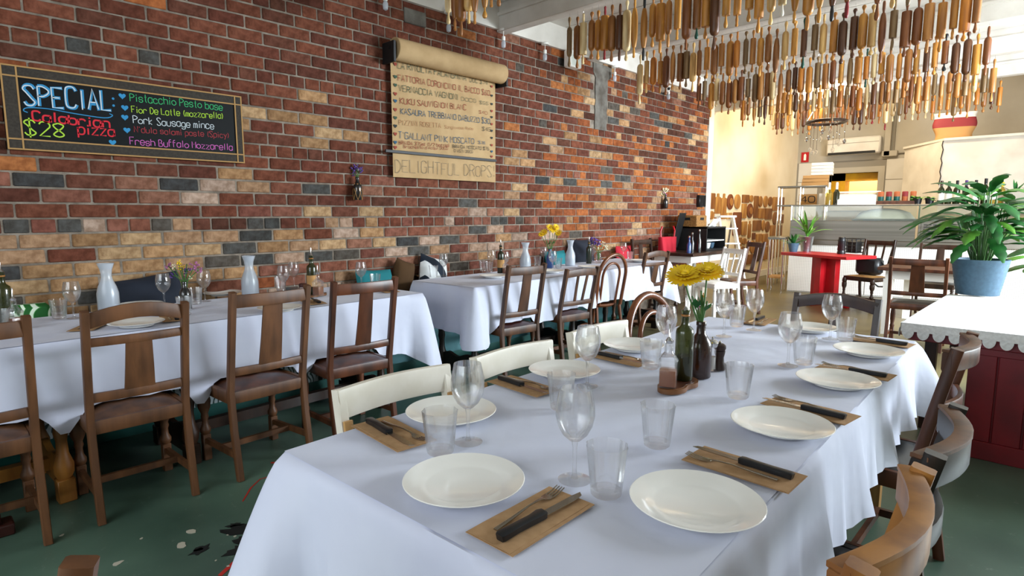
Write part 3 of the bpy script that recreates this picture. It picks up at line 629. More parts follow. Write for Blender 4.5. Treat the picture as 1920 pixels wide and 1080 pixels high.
# chairs along the first long table
chair('dark oak dining chair cut off by the left edge of the photo', .115, 3.14, 0, wood='oakworn', seatm='oakworn', h=.93, splatw=.11)
chair('oak dining chair with arched top rail and extra rail across its back', .675, 3.165, 0, wood='oakworn', seatm='oakworn', w=.405, h=.95, arch=.035, mid=True, splatw=.12)
chair('oak dining chair with broad splat, second from the left with its whole back in view', 1.25, 3.17, .06, wood='oakworn', seatm='oakred', w=.42, h=.945, splatw=.12)
chair('red-brown oak chair at the corner of the first white table', 1.835, 3.20, -.03, wood='oakred', seatm='oakred', w=.425, h=.945, cup=False, splatw=.10)
# chairs along the second long table
chair('black-brown chair with slanting splat, nearest at the second white table', 3.36, 3.32, -.10, wood='oak', seatm='leather', w=.40, h=.93, cup=True)
chair('slat-back chair with maroon leather seat and scalloped top rail', 4.12, 3.36, -.10, style='slat', slats=2, wood='oak', seatm='leather', w=.42, h=.86, arch=.012, cup=False)
chair('tall narrow bentwood chair between two oak chairs at the second white table', 4.80, 3.47, -.15, style='bent', wood='bentwood', seatm='bentwood', w=.38, h=.94, name='bentwood_chair')
chair('oak chair with arched open back, farthest at the second white table', 5.76, 3.58, -.12, wood='oak', seatm='leather', w=.43, h=.93, arch=.03, mid=True)
chair('dark brown chair standing against the wall behind the far end of the second white table', 6.66, 3.86, PI, wood='darkwood', seatm='darkwood', w=.48, h=1.0, rake=.05)
# chairs round the front table
chair('white painted chair nearest the camera at the front table', 1.025, 1.25, PI, style='white', wood='paintedchair', seatm='paintedchair', w=.42, h=.83, name='painted_chair', rake=.06)
chair('white painted chair second from the camera at the front table', 1.555, 1.25, PI, style='white', wood='paintedchair', seatm='paintedchair', w=.42, h=.83, name='painted_chair', rake=.06)
chair('white painted chair third from the camera, beside the round-backed bentwood chair', 2.095, 1.25, PI, style='white', wood='paintedchair', seatm='paintedchair', w=.42, h=.84, name='painted_chair', rake=.06)
chair('round-backed glossy bentwood chair at the far left corner of the front table', 2.55, 1.26, PI, style='bent', wood='bentwood', seatm='bentwood', w=.44, h=.93, name='bentwood_chair')
chair('dark chair with low arched top rail at the far end of the front table', 3.14, .90, PI/2, wood='darkwood', seatm='darkwood', w=.42, h=.91, arch=.03, splatw=.06)
chair('dark chair with curved crest rail, farthest on the right side of the front table', 2.50, .52, 0, style='crest', wood='oakred', seatm='blackseat', w=.40, h=.90, name='crest_chair')
chair('black chair with curved crest rail, middle one on the right side of the front table', 1.50, .435, .03, style='crest', wood='blackwood', seatm='blackseat', w=.41, h=.88, name='crest_chair')
chair('honey-topped chair with curved crest rail, nearest on the right of the front table', 1.00, .43, 0, style='crest', wood='goldwood', seatm='blackseat', w=.43, h=.89, name='crest_chair')
q = onZ(150, 1056, .91); dq = Vector((-q.x-.25, -q.y+.1, 0)).normalized(); rq = math.atan2(-dq.y, -dq.x)
cq = Vector((q.x, q.y, 0))-(Matrix.Rotation(rq, 3, 'Z') @ Vector((.185, -.27, 0)))
chair('brown chair of which only a top corner shows at the bottom left edge', cq.x, cq.y, rq, wood='oakworn', seatm='oakworn', w=.4, h=.9, cup=False)
# chairs by the kitchen counter
chair('small white slat-back chair beside the ladder', 7.32, 3.36, 1.1, style='slat', slats=3, wood='white', seatm='white', w=.42, h=.88, cup=False, name='painted_chair')
chair('brown chair with slanting splat beside the ladder', 7.80, 3.30, .9, wood='oakred', seatm='oakred', w=.42, h=.95, cup=False)
chair('dark chair with a black bag on its pale seat by the red table', 9.52, 2.15, PI/2-.35, style='slat', slats=4, wood='darkwood', seatm='rawwood', w=.45, h=.95)
chair('brown splat-back chair in front of the bare wooden table', 7.05, 1.12, -PI/2+.08, wood='oakred', seatm='blackseat', w=.48, h=.90, cup=False, splatw=.13)
chair('dark chair on the far side of the bare wooden table', 9.2, 1.3, PI/2, wood='darkwood', seatm='blackseat', w=.46, h=.93, cup=False)
chair('dark spindle-back chair behind the blue plant pot', 6.55, .40, -.3, style='spindle', slats=5, wood='darkwood', seatm='darkwood', w=.44, h=.95, name='spindle_chair')
# ------------------------------------------------------------------ tables and cloths
def cloth(name, label, x, y, rz, L, W, z, drop, seed, cdrop=.10, flare=.05, cflare=.09, mt='cloth', nw=7, lifts=()):
    rr = random.Random(seed); rc = .012; hl, hw = L/2, W/2; m = MB()
    # perimeter samples: (point, outward normal, corner weight, arc length)
    per = []
    def side(p0, p1, nrm, n):
        for i in range(n): t = i/n; per.append((Vector(p0).lerp(Vector(p1), t), Vector(nrm)))
    nL, nW = max(24, int(L/.035)), max(18, int(W/.035))
    side((-hl+rc, -hw), (hl-rc, -hw), (0, -1), nL)
    for i in range(10): a = -PI/2+PI/2*i/10; per.append((Vector((hl-rc+rc*math.cos(a), -hw+rc+rc*math.sin(a))), Vector((math.cos(a), math.sin(a)))))
    side((hl, -hw+rc), (hl, hw-rc), (1, 0), nW)
    for i in range(10): a = PI/2*i/10; per.append((Vector((hl-rc+rc*math.cos(a), hw-rc+rc*math.sin(a))), Vector((math.cos(a), math.sin(a)))))
    side((hl-rc, hw), (-hl+rc, hw), (0, 1), nL)
    for i in range(10): a = PI/2+PI/2*i/10; per.append((Vector((-hl+rc+rc*math.cos(a), hw-rc+rc*math.sin(a))), Vector((math.cos(a), math.sin(a)))))
    side((-hl, hw-rc), (-hl, -hw+rc), (-1, 0), nW)
    for i in range(10): a = PI+PI/2*i/10; per.append((Vector((-hl+rc+rc*math.cos(a), -hw+rc+rc*math.sin(a))), Vector((math.cos(a), math.sin(a)))))
    ph = [rr.random()*6.28 for _ in range(6)]; s_ = 0; N = len(per); rows = 13; vs = []
    arc = [0]
    for i in range(1, N): arc.append(arc[-1]+(per[i][0]-per[i-1][0]).length+.012)
    for j in range(rows+1):
        v = max(0, (j-1)/(rows-1))
        for i, (p, n_) in enumerate(per):
            dc = min(abs(p.x)-hl, 0), min(abs(p.y)-hw, 0); dist = math.hypot(dc[0], dc[1]) if True else 0
            k = math.exp(-(dist/.13)**2); s_ = arc[i]
            wave = .5*math.sin(s_*nw+ph[0])+.35*math.sin(s_*nw*2.1+ph[1])+.3*math.sin(s_*nw*4.3+ph[2])*(.4+.6*v)
            fold = math.exp(-((dist-.14)/.05)**2)*-.05
            off = .004+v**.8*(flare*.35+.03*(wave+.4)*v**.5+k*cflare+fold*v)
            if lifts and n_.y > .3: off = .004+(off-.004)*.25
            edge = math.sin(min(1, v*9)*PI/2)*.006
            dd = drop*(1+.05*math.sin(s_*2.1+ph[3]))
            if lifts and n_.y > .9: dd = min(dd, .19)
            if n_.y < -.9:
                for c_, hw_ in lifts:
                    q_ = max(0, min(1, (hw_+.06-abs(p.x-c_))/.06)); dd = dd*(1-q_)+min(dd, .305)*q_
            dz = dd*v+cdrop*k*v**1.3
            if j == 0: off, edge, dz = -.015, 0, 0
            q = p+n_*(off+edge); vs.append((q.x, q.y, z-.0025-dz))
    F = [(j*N+i, j*N+(i+1) % N, (j+1)*N+(i+1) % N, (j+1)*N+i) for j in range(rows) for i in range(N)]
    m.add(vs, F)
    # top with pressed creases and soft rucks
    nx, ny = int(L/.022), int(W/.022)
    tri = lambda q: abs((q % 1)*2-1)
    def topf(u, v):
        x_, y_ = -hl+L*u, -hw+W*v
        zz = .003*math.sin(x_*7+y_*4+ph[4])*math.sin(y_*9+ph[5])*math.sin(x_*2.3)-.0035*(1-tri(u*L/.62))-.003*(1-tri(v*W/.46))+.0016*math.sin((x_*.8+y_*1.3)*38+3*math.sin(x_*5))*max(0, math.sin(x_*3.1+ph[0])*math.sin(y_*4.3+ph[1]))
        ed = min(u, 1-u, v, 1-v); return (x_, y_, z+zz*min(1, max(0, ed-.01)/.1))
    m.grid(topf, nx, ny)
    o = m.build(name, mt, None, ang=1.2, label=label, cat='tablecloth', loc=(x, y, 0), rz=rz); return o
TZ = .78
def refectory(label, x, y, rz, L, W, wood, legr=.042, ins=.1):
    t = thing('dining_table', label, 'table', (x, y, 0), rz)
    MB().bb((-L/2, -W/2, TZ-.045), (L/2, W/2, TZ-.013), ch=.004).build('table_top', wood, t)
    for sx in (-1, 1):
        for sy in (-1, 1):
            fx, fy = sx*(L/2-ins), sy*(W/2-.09); lg = MB().lathe([(r_, z+.10) for r_, z in turned(TZ-.145, legr*.75, True)], 18, (fx, fy, 0)); lg.bb((fx-.035, fy-.035, 0), (fx+.035, fy+.035, .11), ch=.004); lg.build('leg', wood, t)
        n = 14; pts = [(-W/2+.09+(W-.18)*i/n, .16+.05*math.sin(PI*i/n)**2+.03*math.sin(3*PI*i/n)) for i in range(n+1)]+[(W/2-.09, .05), (-W/2+.09, .05)]
        MB().prism(pts, .03, lambda u, v, q: (sx*(L/2-ins)-.015+q, u, v)).build('end_stretcher', wood, t)
    MB().beam((-L/2+ins, 0, .12), (L/2-ins, 0, .12), .05, .06, side=(0, 1, 0)).build('long_stretcher', wood, t)
    MB().bb((-L/2+.05, -W/2+.05, TZ-.12), (L/2-.05, W/2-.05, TZ-.045)).build('apron', wood, t, smooth=False)
    return t
r1 = .055
def t1(u, v): return Vector((1.0+math.cos(r1)*u-math.sin(r1)*v, 3.60+math.sin(r1)*u+math.cos(r1)*v))
a = t1(-1.14, -.03); refectory('long table with golden turned legs under the first white cloth, left half', a.x, a.y, r1, 1.3, .64, 'goldwood')
a = t1(.58, -.05); refectory('long table with dark bulbous legs under the first white cloth, right half', a.x, a.y, r1, 1.44, .62, 'darkwood')
cloth('tablecloth', 'white cloth on the first long table below the chalkboard', t1(-.12, 0).x, t1(-.12, 0).y, r1, 3.2, .80, TZ, .39, 3, cdrop=.12, nw=9, lifts=[(x_-t1(-.12, 0).x, .2) for x_ in (.115, .675, 1.25, 1.835)])
r2 = .055
def t2(u, v): return Vector((4.56+math.cos(r2)*u-math.sin(r2)*v, 3.69+math.sin(r2)*u+math.cos(r2)*v))
a = t2(-.83, -.04); refectory('table with black turned legs under the second white cloth, near half', a.x, a.y, r2, 1.55, .56, 'blackwood')
a = t2(.92, -.08); refectory('table with black turned legs under the second white cloth, far half', a.x, a.y, r2, 1.3, .56, 'blackwood')
cloth('tablecloth', 'white cloth on the second long table below the paper menu', t2(0, 0).x, t2(0, 0).y, r2, 3.26, .72, TZ, .35, 5, cdrop=.12, nw=8, lifts=[(x_-t2(0, 0).x, .21) for x_ in (3.36, 4.12, 4.80, 5.76)])
r3 = .045
def t3(u, v): return Vector((1.80+math.cos(r3)*u-math.sin(r3)*v, .885+math.sin(r3)*u+math.cos(r3)*v))
ft = thing('front_table', 'pale timber table hidden under the large white cloth in front', 'table', (1.80, .885, 0), r3)
MB().bb((-1.19, -.455, TZ-.04), (1.19, .455, TZ-.013), ch=.004).build('table_top', 'rawwood', ft)
for sx in (-1, 1):
    for sy in (-1, 1): MB().beam((sx*1.08, sy*.37, 0), (sx*1.08, sy*.37, TZ-.04), .06, .06, .065, .065).build('leg', 'rawwood', ft)
    MB().bb((sx*1.08-.012, -.37, TZ-.15), (sx*1.08+.012, .37, TZ-.04)).build('apron', 'rawwood', ft, smooth=False)
for sy in (-1, 1): MB().bb((-1.08, sy*.37-.012, TZ-.15), (1.08, sy*.37+.012, TZ-.04)).build('apron', 'rawwood', ft, smooth=False)
cloth('tablecloth', 'large white cloth on the front table with hanging corners', 1.80, .885, r3, 2.41, .93, TZ, .28, 9, cdrop=.05, cflare=.11, flare=.06, nw=11)
# ------------------------------------------------------------------ banquette along the brick wall
bn = thing('banquette', 'long wall bench with leaf patterned seat and teal plinth under the brick wall', 'bench')
MB().bb((-2.3, 4.02, 0), (6.3, D-.01, .10)).build('plinth', 'teakgreen', bn, smooth=False)
MB().bb((-2.3, 3.98, .10), (2.6, D-.01, .42)).build('front_panel', 'fronds', bn, smooth=False)
mat('steelteal', '5f8c92', .25, .6, c2='3d6a70', scale=2)
MB().bb((2.6, 3.98, .10), (6.3, D-.01, .42)).build('front_panel', 'steelteal', bn, smooth=False)
for k in range(6):
    xa = -2.3+k*1.43; MB().box((xa+.715, 4.09, .46), (1.41, .30, .09), ch=.02).build('seat_cushion', 'fans' if k < 3 else 'teal', bn)
    if k < 2: MB().box((xa+.715, D-.05, .66), (1.41, .08, .34), ch=.02).build('back_cushion', 'fans', bn)
def cushion(label, c, w_, h_, mt, tilt=.25, rz=0, roll=0, stripes=None):
    def f(s):
        def g(u, v):
            a, b = u*2-1, v*2-1; e = max(0, (1-a*a)*(1-b*b))**.42; sx = 1-.07*(1-abs(b))**1; sy = 1-.07*(1-abs(a))
            return (a*w_/2*(1-.06*b*b*a*a+.05*(abs(a*b))), s*.075*e, h_/2*b*(1+.05*abs(a*b)))
        return g
    m = MB(); m.grid(f(1), 14, 14); m.grid(f(-1), 14, 14)
    o = m.build('cushion', mt, None, label=label, cat='cushion', loc=c); o.rotation_euler = (tilt, roll, rz); return o
def stripemat(name, c1, c2):
    mt = mat(name, c1, .9); N = mt.node_tree.nodes; L = mt.node_tree.links; tc = N.new('ShaderNodeTexCoord'); wv = N.new('ShaderNodeTexWave'); wv.inputs['Scale'].default_value = 2.2; wv.bands_direction = 'DIAGONAL'
    rp = N.new('ShaderNodeValToRGB'); rp.color_ramp.interpolation = 'CONSTANT'; rp.color_ramp.elements[0].color = lin(c1); rp.color_ramp.elements[1].position = .5; rp.color_ramp.elements[1].color = lin(c2)
    L.new(tc.outputs['Object'], wv.inputs[0]); L.new(wv.outputs[0], rp.inputs[0]); L.new(rp.outputs[0], N['Principled BSDF'].inputs[0])
stripemat('stripes', '14202f', 'd9dcdc')
def cpos(px, py, Y=4.12): p = onY(px, py, Y); return (p.x, Y, p.z)
q = onZ(4, 1000, 0); tf = thing('table_foot', 'dark red-brown block foot at the left edge beside the cut-off chair', 'table foot', (q.x-.05, q.y, 0)); MB().bb((-.2, -.05, 0), (.09, .05, .05), ch=.006).build('foot_block', 'leather', tf); MB().bb((-.2, -.04, .05), (.05, .04, .1), ch=.006).build('foot_riser', 'leather', tf)
cushion('dark navy cushion behind the first carafe', cpos(278, 574, 4.15), .42, .36, 'navy', -.2, 0, -.12)
cushion('teal cushion lying at the corner between the two white tables', cpos(706, 540), .34, .3, 'teal', -.35, 0, .05)
cushion('brown cushion leaning at the near end of the second white table', cpos(754, 522, 4.16), .2, .3, 'brownfab', -.1, 0, .35)
cushion('navy and white striped cushion at the near end of the second white table', cpos(812, 515, 4.16), .3, .32, 'stripes', -.3, 0, .3)
cushion('dark teal cushion behind the yellow flowers', cpos(1044, 500, 4.16), .34, .34, 'teal', -.2)
cushion('navy cushion between a carafe and the purple flowers', cpos(1092, 482, 4.16), .4, .4, 'navy', -.2, 0, .05)
cushion('red cushion at the wall behind the far end of the second table', cpos(1172, 488, 4.16), .36, .36, 'redfab', -.15)
# ------------------------------------------------------------------ tableware
def at_depth(px, py, P):
    """point on the pixel's ray at the same depth as P"""
    r = ray(px, py); k = (Vector(P)-CAM).dot(FW)/FPX; return CAM+r*k
def wineglass():
    t = thing('wine_glass', '', 'glass'); b = [(.004, .083), (.012, .086), (.026, .099), (.036, .118), (.0405, .138), (.040, .158), (.036, .178), (.0325, .195)]
    MB().lathe(b+[(.0318, .195)]+[(r-.0012, z) for r, z in b[-2:1:-1]], 28, caps=False).build('bowl', 'glass', t)
    MB().lathe([(.008, .004), (.005, .012), (.0042, .04), (.0045, .07), (.007, .083), (.004, .086)], 14).build('stem', 'glass', t)
    MB().lathe([(.034, 0), (.0345, .0015), (.02, .0045), (.008, .009), (.004, .012)], 28).build('foot', 'glass', t)
    return t
def tumbler():
    t = thing('tumbler', '', 'glass'); fr = lambda a, v: 1+.035*math.cos(10*a)*(1 if v < .75 else max(0, (1-v)*4))
    MB().lathe([(.029, .002), (.031, .012), (.034, .045), (.037, .075), (.0395, .098), (.0405, .102), (.0395, .102), (.036, .075), (.031, .03), (.028, .016)], 40, fr=fr, caps=False).build('wall', 'glass', t)
    MB().lathe([(.0, .0), (.026, 0), (.03, .004), (.029, .013), (.0, .015)], 30).build('base', 'glass', t)
    return t
def plate(mt='porcelain'):
    t = MB().lathe([(0, .004), (.066, .004), (.069, 0), (.074, 0), (.076, .005), (.098, .012), (.121, .019), (.1225, .0205), (.121, .0218), (.098, .016), (.08, .0105), (.074, .0075), (0, .007)], 48)
    return link('dinner_plate', t.mesh('dinner_plate', mt), None, '', 'plate')
def fork():
    def prof(): return None
    m = MB(); pts = [(-.095, 0, .002), (-.05, 0, .004), (0, 0, .008), (.03, 0, .007), (.045, 0, .004)]
    ws = [.009, .007, .0045, .0055, .009]; m.poly(pts, .01, .0024, side=(0, 1, 0), prof=lambda q: (ws[round(q*4)]/.01, 1))
    m.poly([(.043, 0, .004), (.052, 0, .0025), (.066, 0, .002)], .022, .0016, side=(0, 1, 0), prof=lambda q: ((.5, .95, 1)[round(q*2)], 1))
    for k in range(4): y = (k-1.5)*.006; m.poly([(.064, y, .002), (.085, y, .003), (.102, y*.96, .007)], .0034, .0015, side=(0, 1, 0), prof=lambda q: (1-.4*q, 1))
    return link('fork', m.mesh('fork', 'cutlery'), None, '', 'fork')
def knife():
    t = thing('steak_knife', '', 'knife')
    MB().poly([(-.112, 0, .007), (-.108, 0, .008), (-.07, .001, .008), (-.03, 0, .008), (-.008, .001, .0085), (0, 0, .008)], .021, .013, side=(0, 1, 0), prof=lambda q: ((.75, 1, .88, .9, 1.1, .9)[round(q*5)], 1)).build('handle', 'blackplastic', t)
    MB().prism([(-.002, -.008), (.085, -.0085), (.104, -.004), (.112, .006), (.09, .008), (-.002, .008)], .0014, lambda u, v, q: (u, v, .006+q)).build('blade', 'cutlery', t)
    return t
def napkin():
    m = MB(); m.grid(lambda u, v: (-.115+.23*u, -.055+.11*v, .0015+.0006*math.sin(u*7)), 6, 4); m.box((0, 0, .0008), (.23, .11, .001))
    m.box((-.002, .003, .0022), (.222, .101, .0006)); return link('napkin', m.mesh('napkin', 'kraft'), None, '', 'napkin')
PROTO = {}
BUILD = dict(wine_glass=wineglass, tumbler=tumbler, dinner_plate=plate, fork=fork, steak_knife=knife, napkin=napkin)
GRP = dict(wine_glass='stemmed wine glasses on the tables', tumbler='fluted water tumblers on the tables', dinner_plate='white dinner plates on the tables', fork='forks on brown napkins', steak_knife='black-handled steak knives', napkin='brown paper napkins')
def put(kind, pos, label, rz=0, sc=None):
    if kind not in PROTO: PROTO[kind] = o = BUILD[kind](); o.location = pos; o.rotation_euler = (0, 0, rz); o['label'] = label; o['group'] = GRP[kind]; o.scale = ((sc or 1),)*3; return o
    return copy_thing(PROTO[kind], pos, rz, label, GRP[kind], sc or 1)
def setting(where, plate_px, nap=None, plz=TZ+.0035, forkside=1):
    if plate_px: p = onZ(plate_px[0], plate_px[1], TZ+.018); put('dinner_plate', (p.x, p.y, plz), 'white dinner plate '+where)
    if nap:
        a = onZ(*nap[0], TZ); b = onZ(*nap[1], TZ); c = (a+b)/2; an = math.atan2(b.y-a.y, b.x-a.x); s = Vector((-math.sin(an), math.cos(an), 0))
        z = TZ+.0035
        put('napkin', (c.x, c.y, z), 'folded brown paper napkin '+where, an)
        d = Vector((math.cos(an), math.sin(an), 0)); f = c+s*.022*forkside+d*.015; k = c-s*.016*forkside+d*.012
        put('fork', (f.x, f.y, z+.003), 'fork on the brown napkin '+where, an+.05*forkside); put('steak_knife', (k.x, k.y, z+.0026), 'black-handled steak knife '+where, an-.04*forkside)
setting('at the near end of the front table', (870, 901), ((908, 1029), (1076, 930)))
setting('nearest on the right side of the front table', (1305, 939), ((1494, 912), (1302, 853)))
setting('second nearest on the right side of the front table', (1465, 794), ((1600, 792), (1442, 752)), forkside=-1)
setting('third nearest on the right side of the front table', (1570, 712), ((1670, 711), (1540, 688)), forkside=-1)
setting('farthest on the right side of the front table', (1628, 657), ((1716, 652), (1592, 634)), forkside=-1)
setting('in front of the nearest white painted chair', (846, 771), ((690, 790), (788, 842)))
setting('in front of the second white painted chair', (1058, 694), ((937, 712), (1028, 740)))
setting('in front of the third white painted chair', (1188, 647), ((1126, 667), (1205, 684)))
setting('at the far end of the front table', (1518, 614), ((1440, 596), (1408, 612)))
def P3(x, y): p = onZ(x, y, TZ); return (p.x, p.y, TZ+.003)
for x, y, l in ((878, 831, 'beside the nearest white painted chair\'s plate'), (1077, 902, 'nearest the camera, at the near end of the front table'), (1101, 726, 'beside the second white painted chair\'s plate'), (1247, 668, 'behind the oil bottles on the front table'),
                (1357, 632, 'beside the grinders on the front table'), (1413, 620, 'at the far left of the front table'), (1477, 687, 'by the third plate on the right side of the front table'), (1556, 637, 'by the farthest plate on the right side of the front table')):
    put('wine_glass', P3(x, y), 'stemmed wine glass '+l)
for x, y, l in ((826, 852, 'beside the nearest white painted chair\'s napkin'), (1052, 768, 'beside the second white painted chair\'s napkin'), (1136, 930, 'nearest the camera, beside the nearest wine glass'), (1231, 838, 'by the nearest plate on the right side of the front table'), (1383, 747, 'beside the little wooden condiment board'),
                (1219, 692, 'beside the third white painted chair\'s plate'), (1381, 613, 'between two wine glasses at the far end of the front table'), (1506, 684, 'by the third plate on the right side of the front table'), (1584, 641, 'by the farthest plate on the right side of the front table')):
    put('tumbler', P3(x, y), 'fluted glass tumbler '+l)
# --- condiments
def lathething(name, label, cat, pos, parts, rz=0, sc=1, group=None):
    t = thing(name, label, cat, pos, rz, group); t.scale = (sc,)*3
    for nm, prof, mt, *kw in parts: MB().lathe(prof, 22, **(kw[0] if kw else {})).build(nm, mt, t)
    return t
def pourer(z, bent=1): return [('pourer', [(.009, z-.01), (.011, z), (.006, z+.008), (.0035, z+.012), (.003, z+.05)], 'chrome')]
def oil_bottle(label, pos, sc=1, mt='greenglass', lab=False):
    pr = [(0, 0), (.029, 0), (.031, .003), (.031, .165), (.028, .178), (.015, .19), (.0125, .2), (.0125, .235), (.014, .237), (.014, .244)]
    t = lathething('oil_bottle', label, 'bottle', pos, [('glass', pr, mt), ('oil', [(0, .004), (.028, .005), (.028, .085), (0, .085)], 'balsamic')]+pourer(.245), sc=sc, group='oil bottles')
    MB().lathe([(.0135, .222), (.0148, .224), (.0148, .227), (.0135, .229)], 20).build('neck_ring', 'goldwood', t)
    if lab: MB().lathe([(.0315, .05), (.0315, .12)], 22, caps=False).build('paper_label', 'cardboard', t)
    return t
def vinegar(label, pos, sc=1):
    t = thing('vinegar_flask', label, 'bottle', pos, .4); t.scale = (sc,)*3; t['group'] = 'vinegar flasks'
    sq = lambda a, v: (1/max(abs(math.cos(a)), abs(math.sin(a))))**(.75 if v < .5 else .0)
    MB().lathe([(.026, 0), (.0275, .003), (.0275, .05), (.0275, .075), (.03, .085), (.022, .1), (.013, .112), (.012, .14), (.014, .143), (.014, .147)], 32, fr=sq).build('glass', 'glass', t)
    MB().lathe([(.0255, .004), (.0258, .006), (.0258, .054), (.0255, .055)], 32, fr=lambda a, v: (1/max(abs(math.cos(a)), abs(math.sin(a))))**.75).build('vinegar', 'oil', t)
    for nm, prof, mt in pourer(.148): MB().lathe(prof, 12).build(nm, mt, t)
    return t
def cboard(label, pos, rz, sc=1):
    m = MB(); pts = []
    for i in range(40):
        a = 2*PI*i/40; pts.append((.10*math.cos(a), (.052-.016*math.exp(-((math.cos(a))/.28)**2))*math.sin(a)))
    m.prism(pts, .016, lambda u, v, q: (u, v, q)); inner = [(u*.86, v*.8) for u, v in pts]; m2 = MB()
    m2.prism(inner, .001, lambda u, v, q: (u, v, .016+q))
    t = thing('condiment_board', label, 'wooden board', pos, rz); t.scale = (sc,)*3; m.build('board', 'boardwood', t); m2.build('recess', 'oakred', t); return t
ZT = TZ+.003
def gz(x, y, z): p = onZ(x, y, z); return (p.x, p.y, z)
a = onZ(1240, 742, TZ); b = onZ(1300, 716, TZ); cboard('small waisted wooden board under the oil and vinegar on the front table', ((a.x+b.x)/2, (a.y+b.y)/2, ZT), math.atan2(b.y-a.y, b.x-a.x), .95)
oil_bottle('tall green oil bottle on the little wooden board, front table', gz(1281, 711, ZT+.017), .93); vinegar('square glass vinegar flask half full of amber liquid, front table', gz(1252, 724, ZT+.017), .98)
def flower(m, heads, c, r, n, rows=3, nrm=None):
    """ray petals round a centre"""
    nr = (nrm or Vector((0, 0, 1))).normalized(); a = nr.orthogonal().normalized(); b = nr.cross(a)
    for k in range(rows):
        rr = r*(1-.2*k); lift = .12+.42*k
        for i in range(n-3*k):
            t = 2*PI*(i+.5*k)/(n-3*k)+R.random()*.1; d = (a*math.cos(t)+b*math.sin(t)); s = (b*math.cos(t)-a*math.sin(t)); w_ = rr*.13
            q0 = c+d*rr*.12; q1 = c+d*rr*.6+nr*rr*lift*.6; q2 = c+d*rr*(.93+.14*R.random())+nr*rr*lift*.75
            m.add([q0-s*w_*.4, q0+s*w_*.4, q1+s*w_, q1-s*w_, q2+s*w_*.55, q2-s*w_*.55], [(0, 1, 2, 3), (3, 2, 4, 5)])
    heads.ball(c+nr*r*.2, r*.2, 10, 6, (1, 1, .7))
def vase(label, base, prof, mt, blooms, stemr=.0028, mouth=None, cat='vase', name='bottle_vase', sc=1):
    """bottle with cut flowers; blooms: (world point, radius, kind)"""
    t = thing(name, label, cat, base); B = Vector(base)
    MB().lathe([(r*sc, z*sc) for r, z in prof], 22).build('bottle', mt, t); mz = prof[-1][1]*sc
    for c, r, kind in blooms:
        c = Vector(c)-B; st = MB(); st.tube([(c.x*.05, c.y*.05, mz*.3), (c.x*.2, c.y*.2, mz), (c.x*.7, c.y*.7, (mz+c.z)/2+.01), (c.x, c.y, c.z)], stemr, 6); f = st.build('stem', 'stem', t)
        if kind == 'sprig':
            for k in range(2):
                lf = MB(); p = Vector((c.x*.6, c.y*.6, (mz+c.z)/2)); d = Vector((R.random()-.5, R.random()-.5, .4)).normalized()*r
                s = Vector((-d.y, d.x, 0)).normalized()*r*.25; lf.add([p, p+d*.5+s, p+d, p+d*.5-s], [(0, 1, 2, 3)]); lf.build('leaf', 'leaf', t)
            continue
        m = MB(); h_ = MB()
        if kind == 'mum': flower(m, h_, c, r, 26, 4, Vector((0, 0, 1))+(CAM-B-c).normalized()*.5); m.build('petals', 'yellow', f, smooth=False); h_.build('disc', 'yellow', f)
        elif kind == 'daisy': flower(m, h_, c, r, 13, 2, Vector((R.random()-.5, R.random()-.5, .7))+(CAM-B-c).normalized()*.8); m.build('petals', 'yellow', f, smooth=False); h_.build('disc', 'yellowdeep', f)
        else:
            for k in range(14): h_.ball(c+Vector((R.random()-.5, R.random()-.5, R.random()-.5))*r*1.6, r*.22*(.7+.6*R.random()), 6, 4)
            h_.build('florets', kind, f)
    return t
B = Vector(gz(1311, 706, ZT)); stub = [(0, 0), (.034, 0), (.037, .004), (.037, .1), (.034, .12), (.022, .14), (.0155, .15), (.0145, .175), (.0165, .177), (.0165, .188), (.015, .19)]
W_ = lambda x, y: at_depth(x, y, B)
vase('brown glass bottle with two big yellow chrysanthemums on the front table', B, stub, 'brownglass', [(W_(1282, 520), .064, 'mum'), (W_(1326, 512), .055, 'mum'), (W_(1315, 545), .04, 'sprig'), (W_(1298, 555), .05, 'sprig'), (W_(1326, 565), .04, 'sprig'), (W_(1318, 553), .008, 'yellowdeep'), (W_(1308, 575), .009, 'pink')], sc=1.0)
lathething('salt_grinder', 'clear glass salt grinder with steel lid on the front table', 'grinder', gz(1334, 694, ZT), [('body', [(.016, 0), (.018, .003), (.014, .03), (.013, .07), (.017, .085)], 'glass'), ('salt', [(0, .004), (.012, .005), (.012, .05), (0, .05)], 'white'), ('lid', [(.018, .085), (.02, .09), (.02, .1), (.012, .108), (.003, .11), (.004, .116), (.001, .12)], 'chrome')])
lathething('pepper_mill', 'dark turned wooden pepper mill on the front table', 'grinder', gz(1348, 693, ZT), [('body', [(.02, 0), (.021, .012), (.016, .03), (.0145, .045), (.018, .06), (.019, .068)], 'darkwood'), ('head', [(.017, .069), (.021, .078), (.02, .088), (.012, .094)], 'darkwood'), ('knob', [(.003, .094), (.005, .099), (.001, .104)], 'chrome')])
